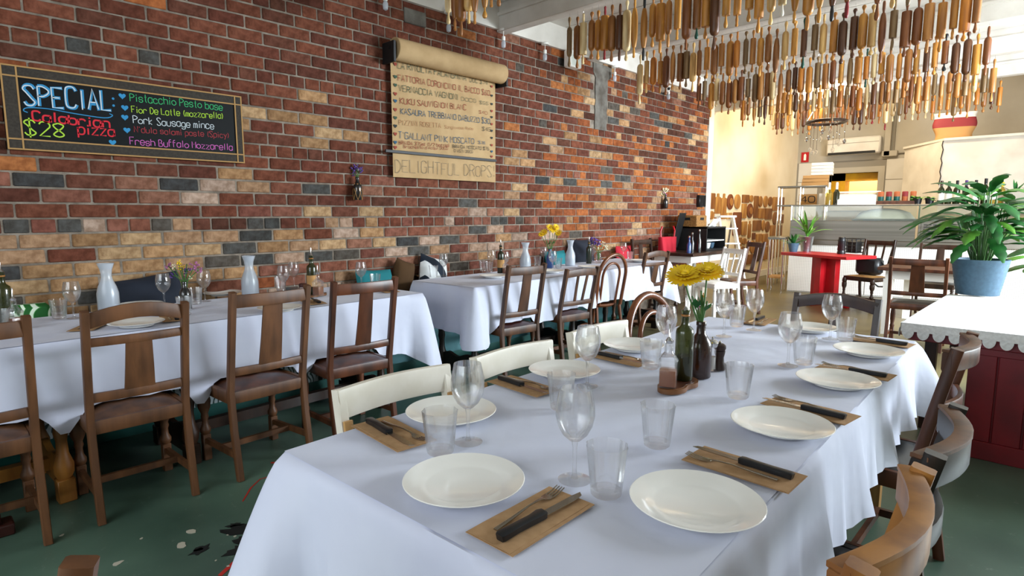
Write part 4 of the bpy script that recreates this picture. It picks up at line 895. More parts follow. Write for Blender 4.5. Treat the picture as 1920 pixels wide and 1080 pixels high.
# --- first long table
def carafe(label, px, py, sc=1):
    p = P3(px, py); t = thing('water_carafe', label, 'carafe', p, 0, 'frosted water carafes'); t.scale = (sc,)*3
    MB().lathe([(.0, 0), (.05, 0), (.054, .006), (.054, .1), (.046, .135), (.03, .175), (.025, .2), (.03, .235), (.042, .27), (.0405, .27), (.028, .235)], 30, caps=False).build('glass', 'frost', t)
    MB().lathe([(0, .006), (.05, .008), (.05, .1), (.042, .135), (.028, .17), (0, .17)], 24).build('water', 'frost', t)
    MB().tube([(.042*math.cos(2*PI*i/28), .042*math.sin(2*PI*i/28), .27) for i in range(28)], .002, 6, True).build('rim', 'glass', t)
carafe('frosted glass carafe of water nearest on the first long table', 205, 583, 1.0); carafe('frosted glass carafe of water farther along the first long table', 470, 556, 1.0)
for x, y, l in ((139, 598, 'left of the nearest carafe on the first long table'), (309, 575, 'between the nearest carafe and the mixed flowers'), (385, 566, 'right of the mixed flowers on the first long table'), (533, 552, 'left of the oil bottle on the first long table'), (552, 541, 'behind the tumbler left of the oil bottle'), (678, 541, 'near the right end of the first long table'),
                (832, 518, 'at the near end of the second long table'), (921, 508, 'left of the oil bottle on the second long table'), (947, 511, 'right of the oil bottle on the second long table'), (1019, 497, 'left of the yellow daisies'), (1036, 509, 'in front of the yellow daisies'), (1083, 490, 'behind the far carafe of the second long table'), (1111, 492, 'in front of the purple flowers'), (1169, 485, 'near the far end of the second long table')):
    put('wine_glass', P3(x, y), 'stemmed wine glass '+l)
for x, y, l in ((112, 598, 'left of the nearest carafe on the first long table'), (347, 592, 'in front of the mixed flowers'), (368, 571, 'behind the mixed flowers'), (527, 546, 'beside the pepper pot on the first long table'), (704, 540, 'near the right end of the first long table'), (2, 622, 'at the left edge of the photo on the first long table'),
                (813, 520, 'at the near end of the second long table'), (906, 509, 'leftmost beside the oil bottle on the second long table'), (917, 511, 'beside the oil bottle on the second long table'), (1008, 499, 'between a carafe and the yellow daisies'), (1047, 503, 'right of the yellow daisies'), (1095, 490, 'left of the dark bottle on the second long table'), (1181, 488, 'near the far end of the second long table')):
    put('tumbler', P3(x, y), 'fluted glass tumbler '+l)
setting('seen through the arched oak chair back', (256, 605), ((330, 606), (318, 590)))
setting('at the far side of the first long table by the nearest carafe', (262, 571)); setting('at the far side of the first long table by the mixed flowers', (418, 549))
setting('behind the second oak chair back', (525, 577), ((600, 573), (575, 562)))
setting('nearest on the second long table', (925, 517)); setting('by the yellow daisies on the second long table', (1034, 508)); setting('by the purple flowers on the second long table', (1105, 500)); setting('at the far end of the second long table', (1200, 488))
for x0_, y0_, x1_, y1_, l in ((150, 622, 185, 606, 'left of the arched oak chair'), (800, 521, 780, 512, 'at the near end of the second long table'), (880, 507, 860, 499, 'left of the oil bottles on the second long table'), (736, 549, 716, 543, 'at the right end of the first long table')):
    setting(l, None, ((x0_, y0_), (x1_, y1_)))
oil_bottle('green oil bottle with paper label on the first long table', gz(586, 551, ZT+.017), 1.05, lab=True); vinegar('small vinegar flask beside the labelled oil bottle', gz(597, 553, ZT+.017)); p = gz(592, 555, ZT); cboard('round-ended wooden board under the oil bottle on the first long table', p, .3, .9)
oil_bottle('dark green oil bottle at the left edge of the photo', gz(12, 612, ZT), 1.1); vinegar('small vinegar flask at the left edge of the photo', gz(30, 617, ZT), 1.0)
oil_bottle('dark oil bottle with a pale label on the second long table', gz(939, 512, ZT), 1.05, 'winegreen', True); oil_bottle('dark oil bottle left of the purple flowers', gz(1104, 494, ZT), 1.0, 'winegreen')
vinegar('small vinegar flask on the second long table', gz(948, 513, ZT), .9)
carafe('frosted glass carafe of water left of the yellow daisies', 985, 507, 1.0); carafe('frosted glass carafe of water right of the yellow daisies', 1069, 498, 1.0)
lathething('pepper_pot', 'small red-topped pepper pot on the first long table', 'pepper pot', gz(569, 553, ZT), [('jar', [(.022, 0), (.025, .005), (.025, .045), (.02, .055)], 'glass'), ('pepper', [(0, .004), (.022, .005), (.022, .04), (0, .04)], 'soil'), ('lid', [(.026, .055), (.028, .062), (.028, .075), (.02, .08)], 'leather')])
B = Vector(gz(349, 580, ZT)); W_ = lambda x, y: at_depth(x, y, B)
vase('dark bottle of purple, pink and yellow dried flowers on the first long table', B, stub, 'blackglass', [(W_(335, 492), .016, 'yellow'), (W_(341, 502), .018, 'yellow'), (W_(326, 500), .016, 'cream'), (W_(365, 497), .026, 'pink'), (W_(372, 506), .02, 'pink'), (W_(325, 516), .018, 'purple'), (W_(352, 508), .02, 'purple'), (W_(358, 520), .014, 'cream'), (W_(316, 499), .02, 'pink'), (W_(345, 522), .02, 'pink'), (W_(350, 495), .03, 'sprig')], sc=.85)
B = Vector(gz(1031, 502, ZT)); W_ = lambda x, y: at_depth(x, y, B)
vase('dark bottle of yellow daisies on the second long table', B, stub, 'bluglass', [(W_(1020, 436), .045, 'daisy'), (W_(1037, 430), .05, 'daisy'), (W_(1031, 427), .045, 'daisy'), (W_(1047, 437), .04, 'daisy'), (W_(1015, 440), .035, 'daisy'), (W_(1043, 426), .04, 'daisy'), (W_(1025, 452), .06, 'sprig'), (W_(1038, 450), .06, 'sprig')], sc=1.0)
B = Vector(gz(1122, 493, ZT)); W_ = lambda x, y: at_depth(x, y, B)
vase('glass jar of purple and white flowers on the second long table', B, [(0, 0), (.03, 0), (.033, .004), (.033, .09), (.025, .105), (.027, .115)], 'glass', [(W_(1116, 453), .05, 'purple'), (W_(1110, 450), .04, 'purple'), (W_(1130, 458), .035, 'cream'), (W_(1136, 464), .03, 'cream'), (W_(1124, 463), .03, 'cream'), (W_(1122, 455), .04, 'purple')])
# --- bottles hung on the brick wall
def wallvase(label, px, ytop, ybot, blooms, net):
    a = onY(px, ybot, D-.05); b = onY(px, ytop, D-.05); h_ = b.z-a.z; k = h_/.19
    base = Vector((a.x, D-.052, a.z)); t = vase(label, base, stub, 'blackglass', [(at_depth(x, y, base), r, c) for x, y, r, c in blooms], sc=k, name='hanging_bottle_vase')
    MB().tube([(0, .0, h_*.85), (0, .03, h_*1.25), (0, .05, h_*1.3)], .0025, 6).build('wire_hook', 'chrome', t)
    if net:
        for s in range(6):
            a0 = 2*PI*s/6
            for dr in (-1, 1): MB().tube([((.039*k)*math.cos(a0+dr*q*1.2)*(1 if q < .6 else 1.5-.83*q), (.039*k)*math.sin(a0+dr*q*1.2)*(1 if q < .6 else 1.5-.83*q), h_*.72*q) for q in [i/8 for i in range(9)]], .0016, 5).build('net_cord', 'rawwood', t)
wallvase('dark netted bottle of purple statice hung on the brick wall left of the paper menu', 671, 332, 375, [(660, 318, .035, 'purple'), (668, 314, .03, 'purple'), (677, 318, .03, 'purple'), (672, 317, .014, 'cream'), (664, 326, .02, 'purple')], True)
wallvase('dark bottle of small white flowers hung on the brick wall near its far end', 1247, 366, 391, [(1243, 358, .045, 'cream'), (1248, 356, .04, 'cream'), (1246, 363, .03, 'pink'), (1241, 364, .03, 'cream')], False)
# ------------------------------------------------------------------ rolling pins hung in rows from the joists
mat('pinwood', 'ffffff', .42, c2='b9a68c', scale=18, stretch=(1, 1, .15), obcol='object')
WOODS = [('pale straw', 'e6bd78'), ('honey', 'd18f3a'), ('golden', 'd6983f'), ('tan', 'bd8240'), ('mid-brown', 'a0682f'), ('chestnut', '8a5020'), ('dark brown', '60391b'), ('grey-brown', '8d7048'), ('cream', 'ecd3a0'), ('amber', 'c87e2a')]
def barrel(L, r, kind):
    if kind == 'taper': p = [(r*.5, 0), (r*.7, .02), (r*.95, .07), (r, L*.5), (r*.95, L-.07), (r*.7, L-.02), (r*.5, L)]
    elif kind == 'soft': p = [(r*.45, 0), (r*.8, .01), (r, .03), (r, L-.03), (r*.8, L-.01), (r*.45, L)]
    else: p = [(r*.35, 0), (r*.96, 0), (r, .004), (r, L-.004), (r*.96, L), (r*.35, L)]
    return MB().lathe([(a, z) for a, z in p], 14).mesh('barrel', 'pinwood')
def handle(L, r, kind):
    if kind == 'bulb': p = [(.006, 0), (.007, .015), (.009, L*.4), (.0145, L*.72), (.013, L*.9), (.007, L)]
    elif kind == 'ball': p = [(.008, 0), (.006, L*.3), (.012, L*.5), (.0175, L*.72), (.013, L*.93), (.004, L)]
    elif kind == 'long': p = [(.009, 0), (.0085, .01), (.012, L*.35), (.0115, L*.8), (.009, L*.96), (.005, L)]
    else: p = [(.007, 0), (.007, L*.1), (.0105, L*.4), (.0085, L*.7), (.0115, L*.9), (.006, L)]
    return MB().lathe(p, 12).mesh('handle', 'pinwood')
BAR = [(L, barrel(L, r, k)) for L, r, k in ((.26, .031, 'flat'), (.23, .026, 'flat'), (.28, .034, 'soft'), (.25, .029, 'soft'), (.3, .027, 'taper'), (.21, .028, 'flat'), (.27, .036, 'flat'), (.25, .024, 'soft'), (.32, .034, 'soft'))]
HAN = [(L, handle(L, .01, k)) for L, k in ((.085, 'bulb'), (.07, 'ball'), (.095, 'long'), (.08, 'rope'), (.075, 'bulb'), (.1, 'bulb'))]
HOOK = MB().tube([(0, 0, .03), (0, 0, .012), (.006, 0, .004), (0, 0, -.004), (-.004, 0, 0)], .0014, 5).mesh('hook', 'chrome')
ONES = 'zeroth first second third fourth fifth sixth seventh eighth ninth tenth eleventh twelfth thirteenth fourteenth fifteenth sixteenth seventeenth eighteenth nineteenth'.split(); TENS = {2: ('twent', 'twenty'), 3: ('thirt', 'thirty'), 4: ('fort', 'forty'), 5: ('fift', 'fifty')}
def ordinal(n): return ONES[n] if n < 20 else (TENS[n//10][0]+'ieth' if n % 10 == 0 else TENS[n//10][1]+'-'+ONES[n % 10])
RN = ['nearest', 'second', 'third', 'fourth', 'fifth', 'farthest']
NPIN = 0
for ri, (X, ya, yb) in enumerate(((2.8, 3.32, 2.74), (4.25, 3.40, .3), (5.7, 3.58, .66), (7.15, 3.62, .74), (8.6, 3.66, .78), (10.0, 3.75, .88))):
    y = ya; n = 0; off = (-.09, .0)
    while y > yb:
        Lb, mb = R.choice(BAR); Lh, mh = R.choice(HAN); tot = Lb+2*Lh
        d = 0.02 if R.random() < .8 else .06
        top = CZ-.028-d*(0 if ri < 1 else R.random())
        bot = pxof((X, y, top-tot))
        gap = .066+R.random()*.022
        if ri == 1 and R.random() < .06: gap += .06
        if bot[1] > 1 and bot[0] < 1915:
            n += 1; NPIN += 1; wn, wc = R.choice(WOODS if ri < 3 else WOODS[1:])
            t = thing('rolling_pin', '%s wooden rolling pin, %s from the brick wall in the %s hanging row' % (wn, ordinal(n), RN[ri]), 'rolling pin', (X+(R.random()-.5)*.02, y, top), R.random()*6, 'rolling pins hung from the ceiling joists')
            c = lin(wc); j = .8+.35*R.random(); c = [min(1, q*j) for q in c[:3]]+[1]; hc = c
            if R.random() < .08: hc = lin(R.choice(['8a1018', '0c4a3a', '17181a', 'e8e2d4']))
            b = link('barrel', mb, t, loc=(0, 0, -Lh-Lb)); b.color = c
            h1 = link('handle', mh, t, loc=(0, 0, -Lh)); h1.color = hc
            h2 = link('handle', mh, t, loc=(0, 0, -Lh-Lb)); h2.color = hc; h2.rotation_euler = (PI, 0, 0)
            k = link('hook', HOOK, t); k.scale = (1, 1, max(1, (CZ-top)/.03))
        y -= gap
# ------------------------------------------------------------------ bulbs, camera and speaker on the brick wall
def wallbulb(label, px, py, ang=0):
    p = onY(px, py-8, D-.07); t = thing('wall_lamp', label, 'lamp', (p.x, D-.07, p.z)); t.scale = (.85,)*3
    t.rotation_euler = (0, ang, 0)
    MB().lathe([(.045, .0), (.045, .02), (.03, .028)], 18).build('ceiling_rose', 'white', t); MB().tube([(0, 0, 0), (0, 0, -.06)], .004, 6).build('cord', 'white', t)
    MB().lathe([(.018, -.06), (.021, -.065), (.021, -.1), (.018, -.105)], 14).build('socket', 'white', t); MB().lathe([(.014, -.105), (.024, -.125), (.026, -.15), (.022, -.18), (.004, -.19)], 16).build('bulb', 'frost', t)
for px, py, l in ((722, -12, 'at the top edge of the photo'), (841, 33, 'above the middle of the paper roll'), (944, 66, 'above the right end of the paper roll'), (1022, 92, 'left of the white floodlight box'), (1153, 135, 'right of the cement scar'), (1254, 172, 'beside the small security camera')): wallbulb('bare bulb in a white holder '+l, px, py)
p = onY(1074, 112, D-.09); t = thing('floodlight', 'white boxy floodlight fixed under the ceiling at the brick wall', 'light', (p.x, D-.09, p.z)); MB().box((0, 0, 0), (.2, .1, .18), ch=.012).build('housing', 'white', t); MB().box((0, -.052, -.02), (.16, .008, .11), ch=.003).build('lens', 'pane', t); MB().box((0, .07, .03), (.04, .06, .04)).build('bracket', 'steel', t, smooth=False)
p = onY(1250, 165, D-.08); t = thing('security_camera', 'small white security camera on the brick wall below the joists', 'camera', (p.x, D-.08, p.z)); MB().lathe([(.05, 0), (.05, .05), (.045, .06)], 18, (0, .02, 0), Matrix.Rotation(-PI/2, 3, 'X')).build('mount', 'white', t); MB().ball((0, -.01, -.01), .045, 16, 10).build('dome', 'white', t); MB().ball((-.02, -.045, -.018), .02, 10, 8).build('lens', 'black', t)
p = onY(1315, 377, D-.03); t = thing('wall_speaker', 'small black slatted box on the far end of the brick wall', 'speaker', (p.x, D-.03, p.z)); MB().box((0, 0, 0), (.2, .05, .18), ch=.005).build('case', 'blackplastic', t)
for k in range(5): MB().box((-.08+.04*k, -.028, 0), (.012, .006, .16)).build('slat', 'black', t, smooth=False)
# ------------------------------------------------------------------ side table with till things at the end of the brick wall
t = thing('side_table', 'dark-topped table with white turned legs at the far end of the brick wall', 'table', (7.65, 3.88, 0)); TS = .82
MB().bb((-.62, -.33, TS-.04), (.62, .33, TS), ch=.005).build('table_top', 'darkwood', t); MB().bb((-.56, -.27, TS-.13), (.56, .27, TS-.04)).build('apron', 'white', t, smooth=False)
for sx in (-1, 1):
    for sy in (-1, 1): MB().lathe([(r, z) for r, z in turned(TS-.13, .035)], 14, (sx*.52, sy*.23, 0)).build('leg', 'white', t)
t = thing('black_cabinet', 'open-fronted black cabinet with a pale shelf on the side table', 'cabinet', (7.95, 3.93, TS+.001))
for nm, a, b in (('side_panel', (-.3, -.25, 0), (-.28, .25, .33)), ('side_panel', (.28, -.25, 0), (.3, .25, .33)), ('top_panel', (-.3, -.25, .31), (.3, .25, .33)), ('bottom_panel', (-.28, -.25, 0), (.28, .25, .02)), ('back_panel', (-.28, .23, .02), (.28, .25, .31))): MB().bb(a, b).build(nm, 'black', t, smooth=False)
MB().bb((-.28, -.24, .13), (.28, .23, .145)).build('shelf', 'white', t, smooth=False)
CZT = TS+.331
for k in range(4): lathething('cup', 'pale blue cup in the black cabinet, %s from the left' % ONES[k+1], 'cup', (7.74+.12*k, 3.82, TS+.022), [('bowl', [(.025, 0), (.035, .02), (.045, .08), (.043, .08), (.03, .01)], 'bluepot' if k % 2 else 'white')])
t = thing('wicker_basket', 'wicker basket with a dark slot on the black cabinet', 'basket', (7.80, 3.98, CZT)); MB().box((0, 0, .08), (.30, .3, .16), ch=.01).build('body', 'wicker', t); MB().box((0, -.152, .11), (.1, .006, .035)).build('handle_slot', 'black', t, smooth=False); MB().box((-.152, 0, .11), (.006, .1, .035)).build('handle_slot', 'black', t, smooth=False)
t = thing('tablet', 'tablet on a tilted stand on the black cabinet', 'tablet', (8.06, 3.77, CZT)); M = Matrix.Rotation(-.9, 3, 'X'); MB().box((0, 0, .055), (.2, .14, .01), M, ch=.003).build('tablet_body', 'white', t); MB().box((0, -.004, .06), (.17, .115, .006), M).build('screen', 'black', t, smooth=False); MB().box((0, .03, .02), (.08, .1, .04), ch=.01).build('stand', 'white', t)
for k in range(5): link('stacked_plate', MB().lathe([(0, 0), (.07, 0), (.1, .012), (.102, .014), (.07, .006), (0, .005)], 28).mesh('stacked_plate', 'porcelain'), None, 'white plate on the black cabinet, %s from the bottom of its pile' % ONES[k+1], 'plate', 'pile of plates on the black cabinet', loc=(8.14, 4.02, CZT+.013*k))
t = thing('menu_stand', 'black easel with a white card on the side table beside the basket', 'stand', (7.55, 4.05, TS)); M = Matrix.Rotation(.25, 3, 'X'); MB().box((0, 0, .28), (.18, .01, .5), M, ch=.002).build('backboard', 'black', t); MB().box((.01, -.01, .36), (.13, .004, .22), M).build('card', 'paper', t, smooth=False)
t = thing('shopping_bag', 'red bag with two upright handles on the side table', 'bag', (7.2, 4.02, TS+.001))
MB().grid(lambda u, v: ((.17+.03*v)*(1 if abs(math.cos(2*PI*u)) > 1 else math.copysign(abs(math.cos(2*PI*u))**.4, math.cos(2*PI*u))), (.06-.02*v)*math.copysign(abs(math.sin(2*PI*u))**.4, math.sin(2*PI*u)), .2*v), 28, 6, True).build('bag_body', 'redfab', t); MB().bb((-.16, -.05, 0), (.16, .05, .006)).build('bag_base', 'redfab', t)
for sx in (-1, 1): MB().tube([(sx*.17, 0, .15), (sx*.19, 0, .28), (sx*.15, 0, .34)], .012, 8).build('handle', 'redpaint', t)
for k, (x, y, mt, h_) in enumerate(((7.16, 3.68, 'bluglass', .2), (7.28, 3.70, 'blackglass', .24), (7.40, 3.66, 'blackglass', .28))): lathething('small_bottle', '%s bottle on the side table beside the red bag' % ('short blue', 'dark medium', 'tall dark')[k], 'bottle', (x, y, TS+.001), [('glass', [(0, 0), (.028, 0), (.028, h_*.55), (.012, h_*.72), (.012, h_*.93), (.014, h_)], mt), ('cap', [(.013, h_), (.013, h_+.02), (.004, h_+.025)], 'chrome')])
# ------------------------------------------------------------------ folded ladder and chopping boards on the cream wall
t = thing('step_ladder', 'white wooden step ladder with metal legs leaning at the cream wall', 'ladder', (9.0, 3.95, 0), -.5)
for sx in (-1, 1): MB().beam((sx*.17, -.28, 0), (sx*.13, .12, 1.28), .03, .06).build('rail', 'white', t); MB().beam((sx*.18, .42, 0), (sx*.14, .14, 1.25), .022, .022).build('metal_leg', 'steel', t)
for k in range(5): f = .14+.18*k; MB().box((0, -.28+.4*f, 1.28*f), (.32, .1, .02)).build('tread', 'white', t, smooth=False)
MB().box((0, .12, 1.29), (.3, .16, .03), ch=.004).build('top_tread', 'white', t)
BW = [('honey', 'b5813f'), ('golden', 'c08d48'), ('mid-brown', '8f5c2a'), ('dark', '4a2c14'), ('reddish', '7c4220'), ('pale', 'cda468')]
mat('choppingwood', 'ffffff', .5, c2='b89a76', scale=8, stretch=(1, 1, .25), obcol='object')
CBD = [('r', 638, 203, 696, 355, 2), ('p', 695, 205, 748, 400, 0), ('p', 750, 205, 800, 450, 0), ('d', 805, 212, 865, 362, 4), ('o', 872, 215, 930, 355, 1), ('r', 945, 220, 1010, 298, 2), ('o', 1012, 225, 1048, 290, 1), ('r', 1052, 228, 1092, 440, 2), ('o', 1095, 232, 1132, 335, 0), ('o', 1140, 230, 1182, 340, 1), ('o', 1185, 238, 1222, 328, 2), ('r', 1224, 240, 1276, 372, 0), ('r', 1280, 240, 1330, 365, 2), ('r', 940, 300, 985, 442, 1), ('d', 988, 300, 1045, 438, 4), ('r', 1092, 345, 1152, 442, 0), ('r', 1155, 345, 1218, 450, 2), ('o', 1225, 378, 1272, 500, 2), ('r', 1285, 400, 1325, 485, 2), ('r', 802, 385, 850, 448, 5), ('r', 690, 418, 745, 455, 2), ('o', 640, 370, 688, 450, 0), ('r', 858, 378, 936, 600, 4), ('r', 940, 465, 988, 595, 1), ('p', 1000, 460, 1025, 620, 0), ('r', 1042, 455, 1120, 555, 2), ('o', 1124, 455, 1154, 555, 1), ('o', 1157, 465, 1198, 568, 2), ('r', 1202, 500, 1254, 600, 0), ('r', 1258, 500, 1310, 600, 2), ('r', 1037, 572, 1065, 635, 4), ('r', 1072, 580, 1124, 655, 1), ('r', 1128, 580, 1180, 690, 0), ('r', 880, 615, 940, 700, 1), ('o', 942, 620, 985, 680, 0), ('o', 915, 695, 982, 860, 2), ('r', 986, 650, 1016, 740, 0), ('o', 1020, 640, 1063, 765, 1), ('r', 1066, 668, 1140, 835, 3), ('r', 1143, 700, 1172, 820, 1), ('r', 1180, 630, 1236, 820, 2), ('r', 1240, 630, 1298, 800, 0), ('r', 985, 770, 1060, 860, 2)]
shp = dict(r='square', p='paddle', d='ringed round', o='round')
yy = YC-.022
for k, (ty, x0_, y0_, x1_, y1_, ci) in enumerate(CBD):
    f = lambda x, y: onY(1200+x/4.908, 320+y/4.908, yy); a = f(x0_, (y0_+y1_)/2); b = f(x1_, (y0_+y1_)/2); c = f((x0_+x1_)/2, y0_); d = f((x0_+x1_)/2, y1_)
    w_, h_ = abs(b.x-a.x)*.95, abs(c.z-d.z)*.96; cx, cz = (a.x+b.x)/2, (c.z+d.z)/2
    if ty in 'od': pts = [(w_/2*math.cos(2*PI*i/28), h_/2*math.sin(2*PI*i/28)) for i in range(28)]
    elif ty == 'p': q = w_*.16; pts = [(-w_/2, -h_/2), (w_/2, -h_/2), (w_/2, h_*.28), (w_*.4, h_*.32), (q, h_*.34), (q, h_*.48), (q*.5, h_*.5), (-q*.5, h_*.5), (-q, h_*.48), (-q, h_*.34), (-w_*.4, h_*.32), (-w_/2, h_*.28)]
    else: e = min(w_, h_)*.06; pts = [(-w_/2+e, -h_/2), (w_/2-e, -h_/2), (w_/2, -h_/2+e), (w_/2, h_/2-e), (w_/2-e, h_/2), (-w_/2+e, h_/2), (-w_/2, h_/2-e), (-w_/2, -h_/2+e)]
    col_ = 'left' if x0_ < 860 else ('middle' if x0_ < 1090 else 'right'); row_ = 'top' if y0_ < 300 else ('upper' if y0_ < 455 else ('lower' if y0_ < 610 else 'bottom'))
    o = MB().prism(pts, .02, lambda u, v, q: (u, -q, v)).build('chopping_board', 'choppingwood', None, smooth=False, cat='chopping board', group='chopping boards on the cream wall', loc=(cx, YC-.001, cz))
    o['label'] = '%s %s chopping board on the cream wall, %s counting from top left' % (BW[ci][0], shp[ty], ordinal(k+1)); o.color = lin(BW[ci][1])
    if ty == 'd':
        i_ = MB().prism([(u*.5, v*.5) for u, v in pts], .006, lambda u, v, q: (u+w_*.08, -.02-q, v)).build('inner_disc', 'choppingwood', o, smooth=False); i_.color = lin('c58f4a')
# ------------------------------------------------------------------ display counter
AC = Vector((10.56, 3.58, 0)); ca = math.radians(12); DU = Vector((math.sin(ca), -math.cos(ca), 0)); DV = Vector((math.cos(ca), math.sin(ca), 0)); CRZ = math.atan2(DU.y, DU.x); LC = 4.6
def onC(px, v, z=0):
    """world point above the counter line, v metres behind its front, seen at pixel column px"""
    r = ray(px, 400); A = AC+DV*v; det = r.x*(-DU.y)+r.y*DU.x; u = (A.x*r.y-A.y*r.x)/(DU.y*r.x-DU.x*r.y) if abs(det) > 1e-9 else 0
    p = A+DU*u; return Vector((p.x, p.y, z)), u
ct = thing('display_counter', 'long glass-fronted steel food counter with dotted white base', 'counter', AC, CRZ)
def cb_(nm, a, b, mt, ch=0, par=ct): return MB().bb(a, b, ch=ch).build(nm, mt, par, smooth=bool(ch))
npan = 4
for k in range(npan): cb_('base_panel', (LC*k/npan+.006, 0, .02), (LC*(k+1)/npan-.006, .03, .82), 'dots')
cb_('plinth', (0, .03, 0), (LC, .75, .82), 'white'); cb_('lower_rail', (-.02, -.06, .82), (LC, .75, .90), 'steel', .006)
uv = onC(1722, 0)[1]; uv2 = onC(1772, 0)[1]
for a, b in ((0, uv-.02), (uv+.01, LC)): cb_('steel_panel', (a, 0, .90), (b, .03, 1.22), 'steel', .004)
vg = cb_('vent_grille', (uv+.05, -.012, .93), (uv2, .0, 1.19), 'steel')
for r_ in range(7):
    for c_ in range(2): cb_('vent_slot', (uv+.08+c_*(uv2-uv-.1)/2, -.016, .95+.034*r_), (uv+.06+(c_+1)*(uv2-uv-.1)/2, -.012, .965+.034*r_), 'black', 0, vg)
cb_('deck', (0, .03, 1.19), (LC, .75, 1.22), 'steel')
cb_('front_glass', (.02, .02, 1.22), (uv-.02, .028, 1.46), 'pane'); cb_('front_glass', (uv+.02, .02, 1.22), (LC, .028, 1.46), 'pane')
for u in (0, uv, LC-.02): cb_('glass_post', (u, .0, 1.22), (u+.02, .04, 1.47), 'chrome')
cb_('top_shelf', (0, 0, 1.46), (LC, .6, 1.478), 'steel', .003)
TC = 1.4785
def tray(label, u, w_, d_, h_, mt): # food inside the counter
    p = AC+DU*u+DV*.4; t = thing('food_tray', label, 'tray', (p.x, p.y, 1.221), CRZ); MB().bb((-w_/2, -d_/2, 0), (w_/2, d_/2, .03)).build('tray_base', 'steel', t, smooth=False)
    MB().grid(lambda a, b: ((a-.5)*w_*.94, (b-.5)*d_*.94, .03+h_*max(0, math.sin(PI*a)*math.sin(PI*b))**.4), 12, 10).build('food', mt, t)
mat('pastry', 'd8b98a', .8, c2='c49a5e', scale=9); mat('linen', 'd9cdb8', .9)
tray('cloth-covered tray of dough inside the glass counter', 1.35, .9, .5, .17, 'linen'); tray('tray of pale pastries inside the glass counter', 2.15, .55, .45, .09, 'pastry'); tray('tray of golden pastries at the far right of the glass counter', 3.2, .7, .45, .09, 'pastry')
def wine(label, px, h_, mt, cap, lab):
    p, _ = onC(px, .3, TC); k = h_/.3; t = thing('wine_bottle', label, 'bottle', p, 0, 'wine bottles on the counter'); t.scale = (k,)*3
    MB().lathe([(0, 0), (.035, 0), (.037, .003), (.037, .17), (.033, .195), (.016, .222), (.0145, .235), (.0145, .296), (.016, .297), (.016, .3)], 20).build('glass', mt, t)
    MB().lathe([(.0155, .24), (.0158, .241), (.0165, .298), (.0, .303)], 16).build('capsule', cap, t); MB().lathe([(.0376, .05), (.0376, .14)], 20, caps=False).build('paper_label', lab, t)
for px, h_, mt, cap, lab, l in ((1761, .36, 'winegreen', 'leather', 'paper', 'dark bottle with wine-red capsule, leftmost of the wine bottles'), (1775, .35, 'winegreen', 'leaf', 'paper', 'green bottle with green capsule, second of the wine bottles'), (1790, .36, 'winegreen', 'black', 'cream', 'dark green bottle, third of the wine bottles'), (1807, .36, 'blackglass', 'purple', 'cream', 'dark bottle with purple capsule, fourth of the wine bottles'), (1825, .36, 'winegreen', 'black', 'paper', 'dark green bottle with white label, fifth of the wine bottles'), (1843, .38, 'winegreen', 'black', 'paper', 'tall green bottle with broad pale label, sixth of the wine bottles'), (1860, .38, 'winewhite', 'black', 'paper', 'clear bottle of white wine, seventh of the wine bottles'), (1875, .32, 'winewhite', 'yellow', 'paper', 'short bottle with yellow top, rightmost of the wine bottles')): wine(l+' on the counter', px, h_, mt, cap, lab)
def leafblade(m, base, d, L, w_, droop, n=8, wav=0, up=Vector((0, 0, 1))):
    d = d.normalized(); s = d.cross(up); s = s.normalized() if s.length > 1e-4 else Vector((1, 0, 0)); vs = []; p = Vector(base); dr = d.copy()
    for i in range(n+1):
        q = i/n; ww = w_*math.sin(PI*min(1, q*.93+.05))**.75*(1+wav*math.sin(q*26)); lift = dr.cross(s)*-.18*ww
        vs += [p+s*ww/2-lift, p.copy(), p-s*ww/2-lift]; dr = (dr+Vector((0, 0, -droop/n))).normalized(); p = p+dr*L/n
    m.add(vs, [(3*i, 3*i+1, 3*i+4, 3*i+3) for i in range(n)]+[(3*i+1, 3*i+2, 3*i+5, 3*i+4) for i in range(n)])
def bush(t, c, n, L, w_, mt, spread=1.0, wav=0, droop=.9, h_=0):
    for k in range(n):
        a = 2*PI*k/n*2.4+R.random(); e = .25+R.random()*1.1/spread; m = MB(); leafblade(m, Vector(c)+Vector((0, 0, h_*R.random())), Vector((math.cos(a), math.sin(a), math.tan(min(1.35, e)))), L*(.7+.5*R.random()), w_, droop, 7, wav); m.build('leaf', mt, t)
for px, l in ((1718, 'left'), (1741, 'right')):
    p, _ = onC(px, .3, TC); t = thing('potted_herb', 'small potted green herb on the counter, %s of the pair by the wine bottles' % l, 'plant', p); MB().lathe([(.05, 0), (.065, .1), (.06, .1), (.055, .09), (0, .09)], 16).build('pot', 'blackplastic', t); bush(t, (0, 0, .08), 18, .1, .05, 'leaflight', 1.2, 0, 1.2)
p, _ = onC(1679, .38, TC); t = thing('cup_crate', 'low wooden crate on the counter', 'crate', p, CRZ); MB().bb((-.28, -.12, 0), (.28, .12, .06), ch=.004).build('crate_body', 'oakred', t)
for k in range(5):
    q = p+DU*(-.22+.11*k); lathething('drinks_can', 'two-coloured can on the wooden crate, %s from the left' % ordinal(k+1), 'can', (q.x, q.y, TC+.061), [('can_base', [(.04, 0), (.042, .005), (.042, .07)], 'teakgreen' if k != 3 else 'terracotta'), ('can_top', [(.042, .07), (.042, .14), (.036, .15)], 'rust' if k % 2 else 'terracotta')])
p, _ = onC(1604, .35, TC); t = thing('till', 'white sloping till on the counter in front of the yellow hatch', 'till', p, CRZ); MB().prism([(-.16, 0), (.16, 0), (.16, .16), (.1, .19), (-.16, .05)], .55, lambda u, v, q: (q-.27, u, v)).build('till_body', 'white', t, smooth=False); MB().bb((-.3, .05, .2), (.34, .16, .225), ch=.004).build('till_top', 'paper', t)
